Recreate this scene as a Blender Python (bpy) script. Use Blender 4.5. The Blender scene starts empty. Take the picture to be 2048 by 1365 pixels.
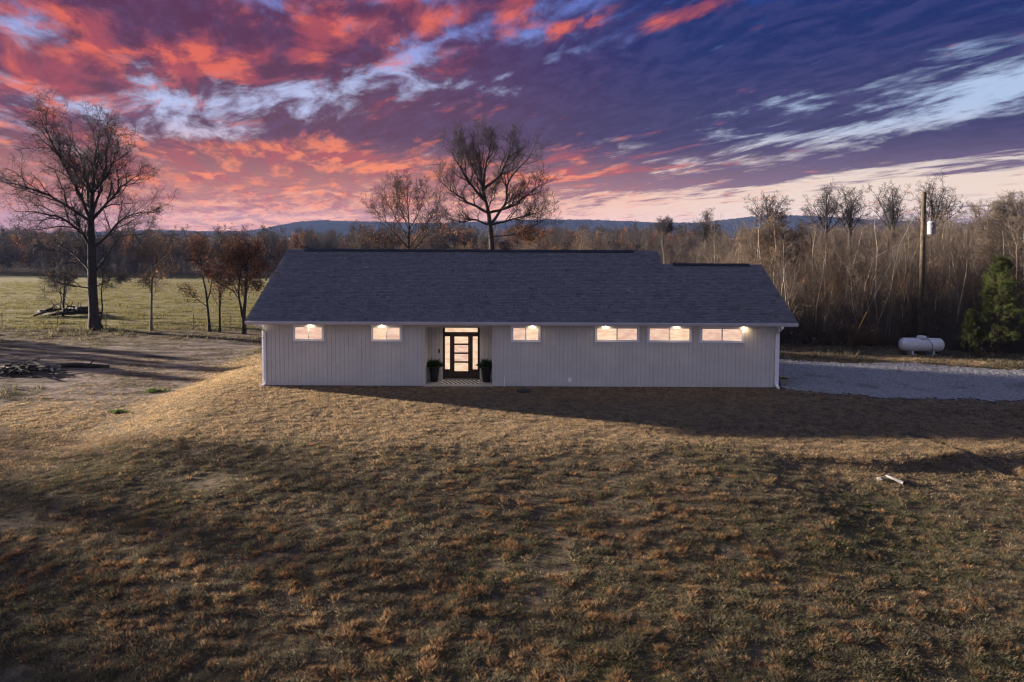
import bpy, math, random
import numpy as np
from mathutils import Vector, Matrix

random.seed(7)
RNG = np.random.default_rng(7)
S = bpy.context.scene
COL = S.collection
R = math.radians


def lin(r, g, b, k=1.0):
    def f(c):
        c = c / 255.0
        return c / 12.92 if c <= 0.04045 else ((c + 0.055) / 1.055) ** 2.4
    return (f(r) * k, f(g) * k, f(b) * k, 1.0)


# ------------------------------------------------------------------ camera
F = 1365.0
HOR = 467.0
CAM_H = 7.24
PITCH, ROLL = R(3.0), R(0.25)
CX, CY = 1024.0, HOR + F * math.tan(PITCH)
fwd = np.array([0, math.cos(PITCH), -math.sin(PITCH)])
r0 = np.array([1.0, 0, 0])
u0 = np.cross(r0, fwd)
rgt = math.cos(ROLL) * r0 + math.sin(ROLL) * u0
upv = np.cross(rgt, fwd)
EYE = np.array([0, 0, CAM_H])


def at(px, py, Y):
    """photo pixel (2048 wide) -> world point in the plane y = Y"""
    d = fwd + rgt * (px - CX) / F - upv * (py - CY) / F
    return EYE + d * (Y / d[1])


def proj(p):
    v = np.asarray(p, float) - EYE
    d = v @ fwd
    return CX + F * (v @ rgt) / d, CY - F * (v @ upv) / d


cam_data = bpy.data.cameras.new('camera')
cam_data.sensor_width = 36.0
cam_data.lens = F / 2048 * 36.0
cam_data.shift_y = (CY - 682.5) / 2048
cam_data.clip_start = 0.1
cam_data.clip_end = 12000
cam = bpy.data.objects.new('camera', cam_data)
COL.objects.link(cam)
M = Matrix(((rgt[0], upv[0], -fwd[0], 0), (rgt[1], upv[1], -fwd[1], 0), (rgt[2], upv[2], -fwd[2], CAM_H), (0, 0, 0, 1)))
cam.matrix_world = M
S.camera = cam

# ------------------------------------------------------------------ exposure and sun
EXPO = 2.5
S.view_settings.view_transform = 'Standard'
S.view_settings.look = 'None'
S.view_settings.exposure = EXPO
S.view_settings.gamma = 1.0
S.view_settings.use_curve_mapping = False
S.cycles.max_bounces = 6
S.cycles.diffuse_bounces = 2
S.cycles.transparent_max_bounces = 8
S.cycles.use_denoising = True
S.cycles.use_adaptive_sampling = False
S.cycles.filter_width = 1.2
S.cycles.sample_clamp_indirect = 4.0

SUN_AZ = R(21.0)      # the sun stands to the left, this far behind the plane of the front wall
SUN_EL = R(8.9)
sun_dir = Vector((-math.cos(SUN_EL) * math.cos(SUN_AZ), math.cos(SUN_EL) * math.sin(SUN_AZ), math.sin(SUN_EL)))
sd = bpy.data.lights.new('sun', 'SUN')
sd.energy = 5.0
sd.angle = R(0.9)
sd.color = (1.0, 0.83, 0.65)
sun = bpy.data.objects.new('sun', sd)
COL.objects.link(sun)
sun.rotation_euler = sun_dir.to_track_quat('Z', 'Y').to_euler()
sun.location = (-60, 40, 40)

# ------------------------------------------------------------------ sky
SKY_K = 0.5 ** EXPO     # sky colours below are written as they look in the picture
W = bpy.data.worlds.new('World')
S.world = W
W.use_nodes = True


class NG:
    """small helper to write node trees"""
    def __init__(s, nt):
        s.nt = nt
        s.nt.nodes.clear()

    def n(s, t, **kw):
        nd = s.nt.nodes.new(t)
        ins = kw.pop('ins', {})
        for k, v in kw.items():
            setattr(nd, k, v)
        for k, v in ins.items():
            s.put(nd.inputs[k], v)
        return nd

    def put(s, sock, v):
        if isinstance(v, bpy.types.NodeSocket):
            s.nt.links.new(v, sock)
        elif isinstance(v, bpy.types.Node):
            s.nt.links.new(v.outputs[0], sock)
        else:
            sock.default_value = v

    def m(s, op, a, b=None, c=None, clamp=False):
        nd = s.nt.nodes.new('ShaderNodeMath')
        nd.operation = op
        nd.use_clamp = clamp
        s.put(nd.inputs[0], a)
        if b is not None:
            s.put(nd.inputs[1], b)
        if c is not None:
            s.put(nd.inputs[2], c)
        return nd.outputs[0]

    def v(s, op, a, b=None, scale=None):
        nd = s.nt.nodes.new('ShaderNodeVectorMath')
        nd.operation = op
        s.put(nd.inputs[0], a)
        if b is not None:
            s.put(nd.inputs[1], b)
        if scale is not None:
            s.put(nd.inputs['Scale'], scale)
        return nd.outputs['Value'] if op in ('LENGTH', 'DOT_PRODUCT', 'DISTANCE') else nd.outputs[0]

    def mix(s, f, a, b, blend='MIX'):
        nd = s.nt.nodes.new('ShaderNodeMix')
        nd.data_type = 'RGBA'
        nd.blend_type = blend
        s.put(nd.inputs[0], f)
        s.put(nd.inputs[6], a)
        s.put(nd.inputs[7], b)
        return nd.outputs[2]

    def noise(s, vec, scale=1.0, detail=4.0, rough=0.5, dist=0.0):
        nd = s.nt.nodes.new('ShaderNodeTexNoise')
        if vec is not None:
            s.put(nd.inputs['Vector'], vec)
        nd.inputs['Scale'].default_value = scale
        nd.inputs['Detail'].default_value = detail
        nd.inputs['Roughness'].default_value = rough
        nd.inputs['Distortion'].default_value = dist
        return nd.outputs

    def ramp(s, f, lo, hi, a=0.0, b=1.0, smooth=True):
        nd = s.nt.nodes.new('ShaderNodeMapRange')
        nd.interpolation_type = 'SMOOTHSTEP' if smooth else 'LINEAR'
        s.put(nd.inputs['Value'], f)
        s.put(nd.inputs['From Min'], lo)
        s.put(nd.inputs['From Max'], hi)
        nd.inputs['To Min'].default_value = a
        nd.inputs['To Max'].default_value = b
        return nd.outputs[0]


def build_sky():
    g = NG(W.node_tree)
    out = g.n('ShaderNodeOutputWorld')
    bg = g.n('ShaderNodeBackground')
    g.nt.links.new(bg.outputs[0], out.inputs[0])
    tc = g.n('ShaderNodeTexCoord')
    d = tc.outputs['Generated']
    sx = g.n('ShaderNodeSeparateXYZ', ins={0: d})
    X, Y, Z = sx.outputs
    az = g.m('ARCTAN2', X, Y)
    el = g.m('ARCSINE', Z)
    zc = g.m('ADD', g.m('MAXIMUM', Z, 0.0), 0.085)
    u = g.m('DIVIDE', X, zc)
    v = g.m('DIVIDE', Y, zc)
    cp = g.n('ShaderNodeCombineXYZ', ins={0: u, 1: v, 2: 0.0}).outputs[0]
    # wind-drawn cloud plane: stretched along the drift direction
    mp = g.n('ShaderNodeMapping', vector_type='TEXTURE', ins={0: cp})
    mp.inputs['Rotation'].default_value = (0, 0, R(112))
    mp.inputs['Scale'].default_value = (2.1, 0.95, 1)
    cl = mp.outputs[0]
    warp = g.noise(cl, 0.8, 3, 0.5)
    cw = g.v('ADD', cl, g.v('SCALE', g.v('SUBTRACT', warp[1], (0.5, 0.5, 0.5)), scale=0.8))
    def con(q, f):
        return g.m('MULTIPLY_ADD', q, f, 0.5 - 0.5 * f)
    n1 = con(g.noise(cw, 4.0, 8, 0.6)[0], 1.9)
    n2 = con(g.noise(g.v('ADD', cw, (7.3, 2.1, 4.0)), 4.6, 8, 0.6)[0], 1.9)
    n3 = con(g.noise(g.v('ADD', cw, (1.7, 9.4, 2.0)), 11.0, 7, 0.62)[0], 1.7)
    # direction coordinates, gently warped
    ae = g.n('ShaderNodeCombineXYZ', ins={0: az, 1: el, 2: 0.0}).outputs[0]
    aw = g.v('ADD', ae, g.v('MULTIPLY', g.v('SUBTRACT', g.noise(cl, 2.2, 6, 0.62)[1], (0.5, 0.5, 0.5)), (0.16, 0.045, 0.0)))

    def field(blobs, base=0.0):
        acc = None
        for (px, py, wx, wy, rot, amp) in blobs:
            dd = at(px, py, 1.0) - EYE
            a0 = math.atan2(dd[0], dd[1])
            e0 = math.atan2(dd[2], math.hypot(dd[0], dd[1]))
            c = math.cos(a0)
            q = g.n('ShaderNodeMapping', vector_type='TEXTURE', ins={0: aw})
            q.inputs['Location'].default_value = (a0, e0, 0)
            q.inputs['Rotation'].default_value = (0, 0, R(rot))
            q.inputs['Scale'].default_value = (wx / F * c * c, wy / F * c, 1)
            d2 = g.v('DOT_PRODUCT', q.outputs[0], q.outputs[0])
            e = g.m('POWER', 0.3679, d2)
            acc = g.m('MULTIPLY_ADD', e, amp, base if acc is None else acc)
        return acc

    # where the cloud deck is open (negative) or thick (positive)
    cover = field([
        (640, 195, 300, 34, 13, -0.1), (330, 225, 160, 40, 5, -0.2), (900, 75, 150, 11, 18, -0.3), (760, 130, 120, 10, 14, -0.2), (1000, 150, 60, 8, 14, -0.12), (400, 268, 150, 14, 6, -0.22),
        (150, 300, 110, 24, 0, -0.1), (560, 180, 110, 12, 5, -0.14),
        (20, 40, 60, 60, -30, -0.22), (1880, 205, 260, 30, 17, -0.34), (2040, 150, 150, 40, 20, -0.24),
        (1480, 275, 90, 12, 4, -0.34), (1290, 214, 60, 10, 2, -0.26), (1560, 205, 130, 14, 10, -0.24),
        (1640, 65, 90, 12, 22, -0.16), (1980, 40, 160, 14, 20, -0.1),
        (1500, 415, 620, 42, 3, -0.6), (1900, 350, 380, 30, 4, -0.32), (820, 392, 200, 14, 1, -0.3),
        (1750, 90, 420, 60, 18, 0.2), (1900, 286, 420, 25, 9, 0.46), (1950, 330, 240, 8, 7, 0.36), (1240, 367, 110, 9, 2, 0.46), (1500, 352, 150, 10, 4, 0.42),
        (1150, 240, 420, 90, 10, 0.26), (1400, 120, 420, 80, 14, 0.3), (760, 255, 300, 26, 8, 0.3),
        (500, 345, 420, 50, 0, 0.3), (300, 50, 330, 80, 0, 0.26), (620, 130, 160, 22, 10, 0.12), (450, 428, 360, 40, 0, -0.16),
    ], 0.06)
    # where low sunlight reddens it
    lit = field([
        (180, 100, 300, 90, 8, 0.27), (640, 70, 320, 55, 12, 0.27), (930, 25, 150, 24, 14, 0.16),
        (480, 120, 160, 26, 8, 0.12), (60, 200, 200, 60, 0, 0.16), (330, 218, 80, 12, 5, 0.3), (770, 205, 90, 14, 12, 0.24),
        (1150, 52, 65, 13, 6, 0.36), (1400, 28, 130, 18, 16, 0.34), (1440, 62, 60, 9, 0, 0.16),
        (600, 308, 420, 24, -2, 0.34), (420, 352, 300, 22, 0, 0.26), (800, 335, 240, 20, -3, 0.26),
        (1190, 346, 190, 10, 4, 0.4), (1120, 318, 110, 12, 8, 0.24), (560, 400, 420, 30, 0, 0.22),
        (400, 25, 170, 50, 0, -0.22), (560, 250, 300, 26, 8, -0.12), (600, 185, 260, 26, 10, -0.14), (1250, 180, 500, 80, 10, -0.2), (1150, 110, 260, 30, 10, -0.16),
        (1800, 160, 500, 140, 10, -0.3), (1950, 300, 320, 60, 5, -0.25),
    ])
    lit = g.m('SUBTRACT', lit, g.ramp(el, R(20), R(34), 0.0, 0.4))
    behind = g.ramp(g.m('ABSOLUTE', az), R(48), R(100))           # 0 in the western half, 1 in the east
    leftness = g.ramp(az, R(-10), R(26), 1.0, 0.0)
    high = g.ramp(el, R(6), R(30))
    # clear sky
    hor = g.mix(leftness, lin(238, 214, 196), lin(250, 176, 138))
    farl = g.ramp(az, R(-24), R(-36))
    hor = g.mix(farl, hor, lin(190, 138, 140))
    mid = g.mix(leftness, lin(176, 196, 228), lin(186, 194, 232))
    top = g.mix(leftness, lin(30, 74, 160), lin(126, 140, 214))
    low_f = g.ramp(el, R(3.4), R(9.5))
    clear = g.mix(low_f, hor, mid)
    clear = g.mix(g.ramp(el, R(10.5), R(17)), clear, top)
    east = g.mix(g.ramp(el, R(3), R(40)), lin(204, 211, 240), lin(146, 172, 232))
    clear = g.mix(behind, clear, east)
    # clouds
    dark_lo = g.mix(leftness, lin(132, 106, 122), lin(190, 124, 108))
    dark_hi = g.mix(g.ramp(az, R(-18), R(18)), lin(100, 64, 84), lin(58, 56, 98))
    dark_hi = g.mix(g.ramp(el, R(8), R(16)), dark_hi, g.mix(g.ramp(az, R(-14), R(16)), lin(90, 50, 80), lin(26, 44, 102)))
    dark = g.mix(g.ramp(el, R(2.5), R(8)), dark_lo, dark_hi)
    dark = g.mix(g.ramp(n3, 0.35, 0.7), dark, g.mix(0.13, dark, lin(120, 110, 170)))
    dark = g.mix(g.ramp(el, R(20), R(40)), dark, lin(92, 106, 164))
    dark = g.mix(behind, dark, lin(152, 154, 184))
    red = g.mix(g.ramp(el, R(5), R(11)), lin(250, 140, 96), lin(230, 108, 86))
    red = g.mix(g.ramp(n1, 0.4, 0.62), red, g.mix(0.8, red, lin(150, 70, 92)))
    red = g.mix(behind, red, lin(168, 132, 150))
    k = g.ramp(g.m('ADD', g.m('MULTIPLY_ADD', n3, 0.42, g.m('MULTIPLY', n1, 0.9)), g.m('MULTIPLY', cover, 1.0)), 0.30, 0.82)
    l = g.ramp(g.m('ADD', g.m('MULTIPLY_ADD', n3, 0.35, n2), lit), 0.66, 1.22)
    c = g.mix(k, clear, dark)
    # thin lit veils also colour part of the open sky
    c = g.mix(g.m('MULTIPLY', l, 0.92), c, red)
    c = g.mix(g.ramp(el, R(-0.5), R(-4)), c, lin(70, 66, 74))
    g.put(bg.inputs['Color'], c)
    bg.inputs['Strength'].default_value = SKY_K


build_sky()
W.cycles.sampling_method = 'MANUAL'
W.cycles.sample_map_resolution = 512


# ------------------------------------------------------------------ materials
MATS = {}


def pmat(name, color, rough=0.8, spec=0.3, metal=0.0):
    m = bpy.data.materials.new(name)
    m.use_nodes = True
    g = NG(m.node_tree)
    out = g.n('ShaderNodeOutputMaterial')
    b = g.n('ShaderNodeBsdfPrincipled')
    g.nt.links.new(b.outputs[0], out.inputs[0])
    b.inputs['Base Color'].default_value = color if len(color) == 4 else (*color, 1)
    b.inputs['Roughness'].default_value = rough
    b.inputs['Specular IOR Level'].default_value = spec
    b.inputs['Metallic'].default_value = metal
    MATS[name] = m
    return m, g, b


def bump(g, b, h, dist=0.01, strength=1.0):
    n = g.n('ShaderNodeBump')
    n.inputs['Distance'].default_value = dist
    n.inputs['Strength'].default_value = strength
    g.put(n.inputs['Height'], h)
    g.nt.links.new(n.outputs[0], b.inputs['Normal'])


def wear(name, color, rough=0.7, amt=0.25, scale=3.0, spec=0.3, metal=0.0, bd=0.0):
    """plain paint / metal / wood with uneven tone"""
    m, g, b = pmat(name, color, rough, spec, metal)
    p = g.n('ShaderNodeNewGeometry').outputs['Position']
    n = g.noise(p, scale, 6, 0.6)[0]
    d = tuple(c * (1 - amt) for c in color[:3]) + (1,)
    l = tuple(min(1, c * (1 + amt)) for c in color[:3]) + (1,)
    g.put(b.inputs['Base Color'], g.mix(g.ramp(n, 0.3, 0.7), d, l))
    if bd:
        bump(g, b, g.noise(p, scale * 12, 4, 0.6)[0], bd)
    return m


wear('siding', (0.55, 0.52, 0.48), 0.75, 0.06, 1.3, bd=0.002)
wear('trim', (0.80, 0.79, 0.82), 0.5, 0.06, 2.0)
wear('gutter_paint', (0.50, 0.48, 0.51), 0.45, 0.06, 2.0)
wear('backing', (0.32, 0.31, 0.30), 0.9, 0.05)
wear('door_wood', (0.035, 0.018, 0.012), 0.45, 0.4, 9.0)
wear('concrete', (0.33, 0.31, 0.28), 0.9, 0.2, 5.0, bd=0.003)
wear('black_pot', (0.012, 0.012, 0.014), 0.4, 0.2)
wear('black_plastic', (0.01, 0.01, 0.012), 0.5, 0.2)
wear('mat_white', (0.8, 0.78, 0.72), 0.9, 0.1, 20)
wear('mat_black', (0.012, 0.012, 0.013), 0.9, 0.1, 20)
wear('tank_paint', (0.45, 0.46, 0.49), 0.4, 0.08, 2.5)
wear('galv', (0.30, 0.31, 0.34), 0.45, 0.15, 6, metal=0.3)
wear('pole_wood', (0.058, 0.044, 0.031), 0.9, 0.45, 4, bd=0.01)
wear('dark_metal', (0.03, 0.03, 0.032), 0.5, 0.2)
wear('rust_post', (0.05, 0.035, 0.026), 0.9, 0.3, 10)
wear('yellow_guard', (0.5, 0.29, 0.04), 0.6, 0.2, 8)
wear('pvc', (0.06, 0.06, 0.066), 0.45, 0.1)  # white plastic, darkened to stand in for the drain pipe's shaded side
wear('dark_lid', (0.02, 0.025, 0.03), 0.6, 0.3, 8)
wear('stone_pot', (0.20, 0.19, 0.175), 0.9, 0.3, 9, bd=0.004)
wear('bark_dark', (0.030, 0.025, 0.024), 0.95, 0.4, 5, bd=0.03)
wear('twig_dark', (0.024, 0.021, 0.024), 0.95, 0.3, 2)
wear('bark_pale', (0.26, 0.21, 0.165), 0.95, 0.35, 4, bd=0.02)
wear('twig_pale', (0.10, 0.08, 0.064), 0.95, 0.35, 0.6)
wear('twig_mid', (0.085, 0.066, 0.054), 0.95, 0.4, 0.4)
wear('twig_far', (0.036, 0.029, 0.026), 0.95, 0.35, 0.05)
wear('oak_leaf', (0.15, 0.068, 0.032), 0.85, 0.5, 1.5)
wear('tan_leaf', (0.19, 0.10, 0.045), 0.85, 0.4, 1.5)
wear('pine_bark', (0.07, 0.045, 0.03), 0.95, 0.35, 5, bd=0.02)
wear('pine_needle', (0.055, 0.072, 0.018), 0.7, 0.45, 1.0)
wear('shrub_leaf', (0.02, 0.04, 0.012), 0.6, 0.4, 6)
wear('weed_leaf', (0.055, 0.085, 0.022), 0.7, 0.4, 6)
wear('charred', (0.022, 0.018, 0.016), 0.95, 0.6, 3, bd=0.02)
wear('ash', (0.26, 0.25, 0.25), 0.95, 0.4, 4, bd=0.02)
wear('flower', (0.5, 0.42, 0.1), 0.7, 0.3, 10)


def thin(g, b, c, k=0.5):
    """thin dry blades and leaves let light through"""
    tr = g.n('ShaderNodeBsdfTranslucent')
    g.put(tr.inputs['Color'], c)
    mx = g.n('ShaderNodeMixShader')
    mx.inputs[0].default_value = k
    g.nt.links.new(b.outputs[0], mx.inputs[1])
    g.nt.links.new(tr.outputs[0], mx.inputs[2])
    out = [q for q in g.nt.nodes if q.type == 'OUTPUT_MATERIAL'][0]
    g.nt.links.new(mx.outputs[0], out.inputs[0])


def tone_mat(name, c0, c1, c2, rough=0.95):
    """instanced blades: each tuft has its own tone"""
    m, g, b = pmat(name, c0, rough, 0.1)
    r = g.n('ShaderNodeObjectInfo').outputs['Random']
    p = g.n('ShaderNodeNewGeometry').outputs['Position']
    n = g.noise(p, 0.45, 5, 0.6)[0]
    c = g.mix(g.ramp(r, 0.0, 1.0, smooth=False), (*c0, 1), (*c1, 1))
    c = g.mix(g.ramp(n, 0.45, 0.68), c, (*c2, 1))
    g.put(b.inputs['Base Color'], c)
    thin(g, b, c)
    return m


tone_mat('grass_tan', (0.29, 0.215, 0.13), (0.45, 0.335, 0.21), (0.35, 0.255, 0.15))
tone_mat('grass_dull', (0.07, 0.066, 0.048), (0.175, 0.15, 0.10), (0.10, 0.095, 0.055))
tone_mat('grass_rust', (0.18, 0.105, 0.055), (0.30, 0.185, 0.10), (0.23, 0.125, 0.065))
tone_mat('grass_green', (0.06, 0.075, 0.026), (0.12, 0.125, 0.045), (0.085, 0.09, 0.032))
tone_mat('grass_pasture', (0.10, 0.10, 0.04), (0.19, 0.165, 0.07), (0.13, 0.12, 0.05))

for nm in ('oak_leaf', 'tan_leaf', 'pine_needle', 'shrub_leaf', 'weed_leaf'):
    nt_ = MATS[nm].node_tree
    g = NG.__new__(NG)
    g.nt = nt_
    b = [q for q in nt_.nodes if q.type == 'BSDF_PRINCIPLED'][0]
    thin(g, b, b.inputs['Base Color'].links[0].from_socket, 0.4)

# every stem of the thicket has its own tone
nt_ = MATS['bark_pale'].node_tree
g = NG.__new__(NG)
g.nt = nt_
b = [q for q in nt_.nodes if q.type == 'BSDF_PRINCIPLED'][0]
c = b.inputs['Base Color'].links[0].from_socket
g.put(b.inputs['Base Color'], g.mix(g.ramp(g.n('ShaderNodeObjectInfo').outputs['Random'], 0.1, 0.9, 0.0, 0.8), c, (0.05, 0.042, 0.036, 1)))

# glowing glass: sunset reflection painted in as emission, along with room light
for nm, ca, cb, st in (('glow_glass', lin(224, 176, 156), lin(250, 214, 188), 1.0), ('glow_glass_bright', lin(238, 190, 156), lin(255, 228, 194), 1.0)):
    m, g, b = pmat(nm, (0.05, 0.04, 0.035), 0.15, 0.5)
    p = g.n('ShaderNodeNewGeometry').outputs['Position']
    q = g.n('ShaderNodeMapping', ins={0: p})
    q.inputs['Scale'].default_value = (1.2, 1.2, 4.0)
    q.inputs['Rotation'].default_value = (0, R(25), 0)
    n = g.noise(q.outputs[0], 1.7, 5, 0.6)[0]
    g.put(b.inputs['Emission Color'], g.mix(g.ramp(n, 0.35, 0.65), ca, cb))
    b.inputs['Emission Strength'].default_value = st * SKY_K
m, g, b = pmat('lamp_lens', (0.8, 0.75, 0.65), 0.4)
b.inputs['Emission Color'].default_value = (1.0, 0.80, 0.52, 1)
b.inputs['Emission Strength'].default_value = 0.5

# shingles: each carries its own tone in a point attribute
m, g, b = pmat('shingle', (0.06, 0.06, 0.07), 0.95, 0.15)
t = g.n('ShaderNodeAttribute', attribute_name='tone').outputs['Fac']
p = g.n('ShaderNodeNewGeometry').outputs['Position']
gr_ = g.noise(p, 60, 3, 0.7)[0]
c = g.mix(t, (0.058, 0.055, 0.058, 1), (0.215, 0.207, 0.215, 1))
c = g.mix(g.ramp(gr_, 0.3, 0.7, 0, 0.35), c, (0.09, 0.09, 0.10, 1))
big = g.noise(p, 0.35, 4, 0.5)[0]
c = g.mix(g.ramp(big, 0.35, 0.7, 0, 0.12), c, (0.08, 0.08, 0.095, 1))
g.put(b.inputs['Base Color'], c)
bump(g, b, gr_, 0.003)

# far forest on the hills
m, g, b = pmat('hill_forest', (0.03, 0.032, 0.02), 1.0, 0.0)
p = g.n('ShaderNodeNewGeometry').outputs['Position']
n = g.noise(p, 0.02, 6, 0.65)[0]
g.put(b.inputs['Base Color'], g.mix(g.ramp(n, 0.35, 0.65), (0.008, 0.010, 0.012, 1), (0.018, 0.018, 0.018, 1)))


# ------------------------------------------------------------------ mesh helpers
def link(o, parent=None):
    COL.objects.link(o)
    if parent is not None:
        o.parent = parent
    return o


def np_mesh(name, verts, faces, mat=None, smooth=False):
    """verts (N,3); faces: list of (M,k) int arrays"""
    me = bpy.data.meshes.new(name)
    verts = np.ascontiguousarray(verts, np.float32)
    faces = [np.asarray(f, np.int32) for f in (faces if isinstance(faces, list) else [faces]) if len(f)]
    me.vertices.add(len(verts))
    me.vertices.foreach_set('co', verts.ravel())
    loops = np.concatenate([f.ravel() for f in faces])
    sizes = np.concatenate([np.full(len(f), f.shape[1], np.int32) for f in faces])
    starts = np.concatenate([[0], np.cumsum(sizes)[:-1]]).astype(np.int32)
    me.loops.add(len(loops))
    me.loops.foreach_set('vertex_index', loops)
    me.polygons.add(len(sizes))
    me.polygons.foreach_set('loop_start', starts)
    if smooth:
        me.polygons.foreach_set('use_smooth', np.ones(len(sizes), bool))
    me.update(calc_edges=True)
    if mat:
        me.materials.append(MATS[mat])
    return me


class MB:
    """collects shapes into one mesh"""
    def __init__(s):
        s.v, s.f = [], []

    def add(s, v, f):
        k = len(s.v)
        s.v += [tuple(p) for p in v]
        s.f += [tuple(i + k for i in q) for q in f]
        return s

    def box(s, x0, x1, y0, y1, z0, z1):
        v = [(x, y, z) for x in (x0, x1) for y in (y0, y1) for z in (z0, z1)]
        return s.add(v, [(0, 1, 3, 2), (4, 6, 7, 5), (0, 4, 5, 1), (2, 3, 7, 6), (0, 2, 6, 4), (1, 5, 7, 3)])

    def tube(s, pts, rad, n=8, cap=True):
        pts = [Vector(p) for p in pts]
        if not hasattr(rad, '__len__'):
            rad = [rad] * len(pts)
        k = len(s.v)
        for i, p in enumerate(pts):
            t = (pts[min(i + 1, len(pts) - 1)] - pts[max(i - 1, 0)]).normalized()
            a = t.cross(Vector((0, 0, 1)) if abs(t.z) < 0.9 else Vector((1, 0, 0))).normalized()
            b_ = t.cross(a)
            for j in range(n):
                w = 2 * math.pi * j / n
                s.v.append(tuple(p + (a * math.cos(w) + b_ * math.sin(w)) * rad[i]))
        for i in range(len(pts) - 1):
            for j in range(n):
                j2 = (j + 1) % n
                s.f.append((k + i * n + j, k + i * n + j2, k + (i + 1) * n + j2, k + (i + 1) * n + j))
        if cap:
            s.f.append(tuple(k + j for j in range(n))[::-1])
            s.f.append(tuple(k + (len(pts) - 1) * n + j for j in range(n)))
        return s

    def lathe(s, prof, cx=0, cy=0, n=16):
        """profile of (radius, z) round a vertical axis"""
        k = len(s.v)
        for r_, z in prof:
            for j in range(n):
                w = 2 * math.pi * j / n
                s.v.append((cx + r_ * math.cos(w), cy + r_ * math.sin(w), z))
        for i in range(len(prof) - 1):
            for j in range(n):
                j2 = (j + 1) % n
                s.f.append((k + i * n + j, k + i * n + j2, k + (i + 1) * n + j2, k + (i + 1) * n + j))
        s.f.append(tuple(k + j for j in range(n))[::-1])
        s.f.append(tuple(k + (len(prof) - 1) * n + j for j in range(n)))
        return s

    def mesh(s, name, mat, smooth=False):
        me = bpy.data.meshes.new(name)
        me.from_pydata(s.v, [], s.f)
        if smooth:
            for p in me.polygons:
                p.use_smooth = True
        if mat:
            me.materials.append(MATS[mat])
        return me

    def obj(s, name, mat, parent=None, smooth=False, bevel=0.0):
        o = link(bpy.data.objects.new(name, s.mesh(name, mat, smooth)), parent)
        if bevel:
            b = o.modifiers.new('bevel', 'BEVEL')
            b.width = bevel
            b.segments = 2
            b.limit_method = 'ANGLE'
        return o


def tag(o, label=None, cat=None, group=None, kind=None):
    for k, v in (('label', label), ('category', cat), ('group', group), ('kind', kind)):
        if v:
            o[k] = v
    return o


def thing(name, label, cat, loc=(0, 0, 0), group=None, rz=0.0):
    o = bpy.data.objects.new(name, None)
    o.empty_display_size = 0.3
    COL.objects.link(o)
    o.location = loc
    o.rotation_euler = (0, 0, rz)
    return tag(o, label, cat, group)


def copy_tree(o, parent=None):
    c = o.copy()
    COL.objects.link(c)
    if parent is not None:
        c.parent = parent
    for ch in list(o.children):
        copy_tree(ch, c)
    return c


# ------------------------------------------------------------------ terrain
_lat = np.random.default_rng(11).random((256, 256))


def vnoise(x, y):
    x = np.asarray(x, float)
    y = np.asarray(y, float)
    xi, yi = np.floor(x).astype(int), np.floor(y).astype(int)
    fx, fy = x - xi, y - yi
    fx, fy = fx * fx * (3 - 2 * fx), fy * fy * (3 - 2 * fy)
    g = lambda i, j: _lat[i % 256, j % 256]
    return (g(xi, yi) * (1 - fx) + g(xi + 1, yi) * fx) * (1 - fy) + (g(xi, yi + 1) * (1 - fx) + g(xi + 1, yi + 1) * fx) * fy


def fbm(x, y, s, o=4):
    a, t, k = 0.0, 0.0, 1.0
    for i in range(o):
        a = a + k * vnoise(np.asarray(x) * s + 17.3 * i, np.asarray(y) * s + 5.1 * i)
        t += k
        k *= 0.55
        s *= 2.03
    return a / t


def sst(x, a, b):
    t = np.clip((np.asarray(x, float) - a) / (b - a), 0, 1)
    return t * t * (3 - 2 * t)


def base_z(x, y):
    x = np.asarray(x, float)
    y = np.asarray(y, float)
    # the pad round the house; the ground drops off to its left and behind it
    edge = -12.3 - 0.06 * (y - 30) + 0.5 * np.sin(y * 0.35)
    left = sst(edge - x, 0.0, 5.5) * sst(y, 16, 27)
    back = sst(y, 43.5, 50) * sst(-x, -14, -6)
    z = -1.0 * np.maximum(left, back)
    # lawn falls gently towards the viewer
    z = z - 0.055 * np.clip(23 - y, 0, 30) - 0.0012 * np.clip(20 - y, 0, 30) ** 2 * sst(y, -8, 4)
    z = z - 0.03 * np.clip(-8 - x, 0, 20) * sst(24 - y, 0, 8) * sst(y, -20, 0)
    # pasture falls away to the creek
    far = np.clip(y - 62, 0, 160)
    z = z - 5.0 * sst(far, 0, 160) * (1 - 0.6 * sst(x, 5, 40))
    return z


def ground_z(x, y):
    z = base_z(x, y)
    x = np.asarray(x, float)
    y = np.asarray(y, float)
    hs = ((x > -12.2) & (x < 13.2) & (y > 31) & (y < 44))
    near = sst(np.hypot(x, y - 20), 160, 60)
    q = (fbm(x, y, 0.22, 3) - 0.5) * 0.15 + (fbm(x, y, 1.1, 3) - 0.5) * 0.045
    calm = sst(np.maximum(np.maximum(-12.5 - x, x - 13.4), np.maximum(30.6 - y, y - 44)), 0.0, 2.5)
    drv = drive_mask(x, y)
    # a small terrace edge and a washed-out rut at the right of the lawn
    lip = 21.9 + 0.35 * np.sin(x * 0.9) + 0.02 * x
    z = z - 0.22 * sst(lip - y, -0.1, 0.55) * sst(x, 7.5, 10.5) * sst(30 - x, 0, 6) * sst(y, 12, 19)
    t_ = np.clip((24.4 - y) / 3.3, 0, 1)
    z = z - 0.14 * np.exp(-((x - (14.5 + 1.5 * t_)) / 0.22) ** 2) * sst(24.6 - y, 0, 0.6) * sst(y, 20.6, 21.2)
    return z + q * near * (0.15 + 0.85 * calm) * (1 - 0.85 * drv) * np.where(hs, 0, 1)


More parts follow.
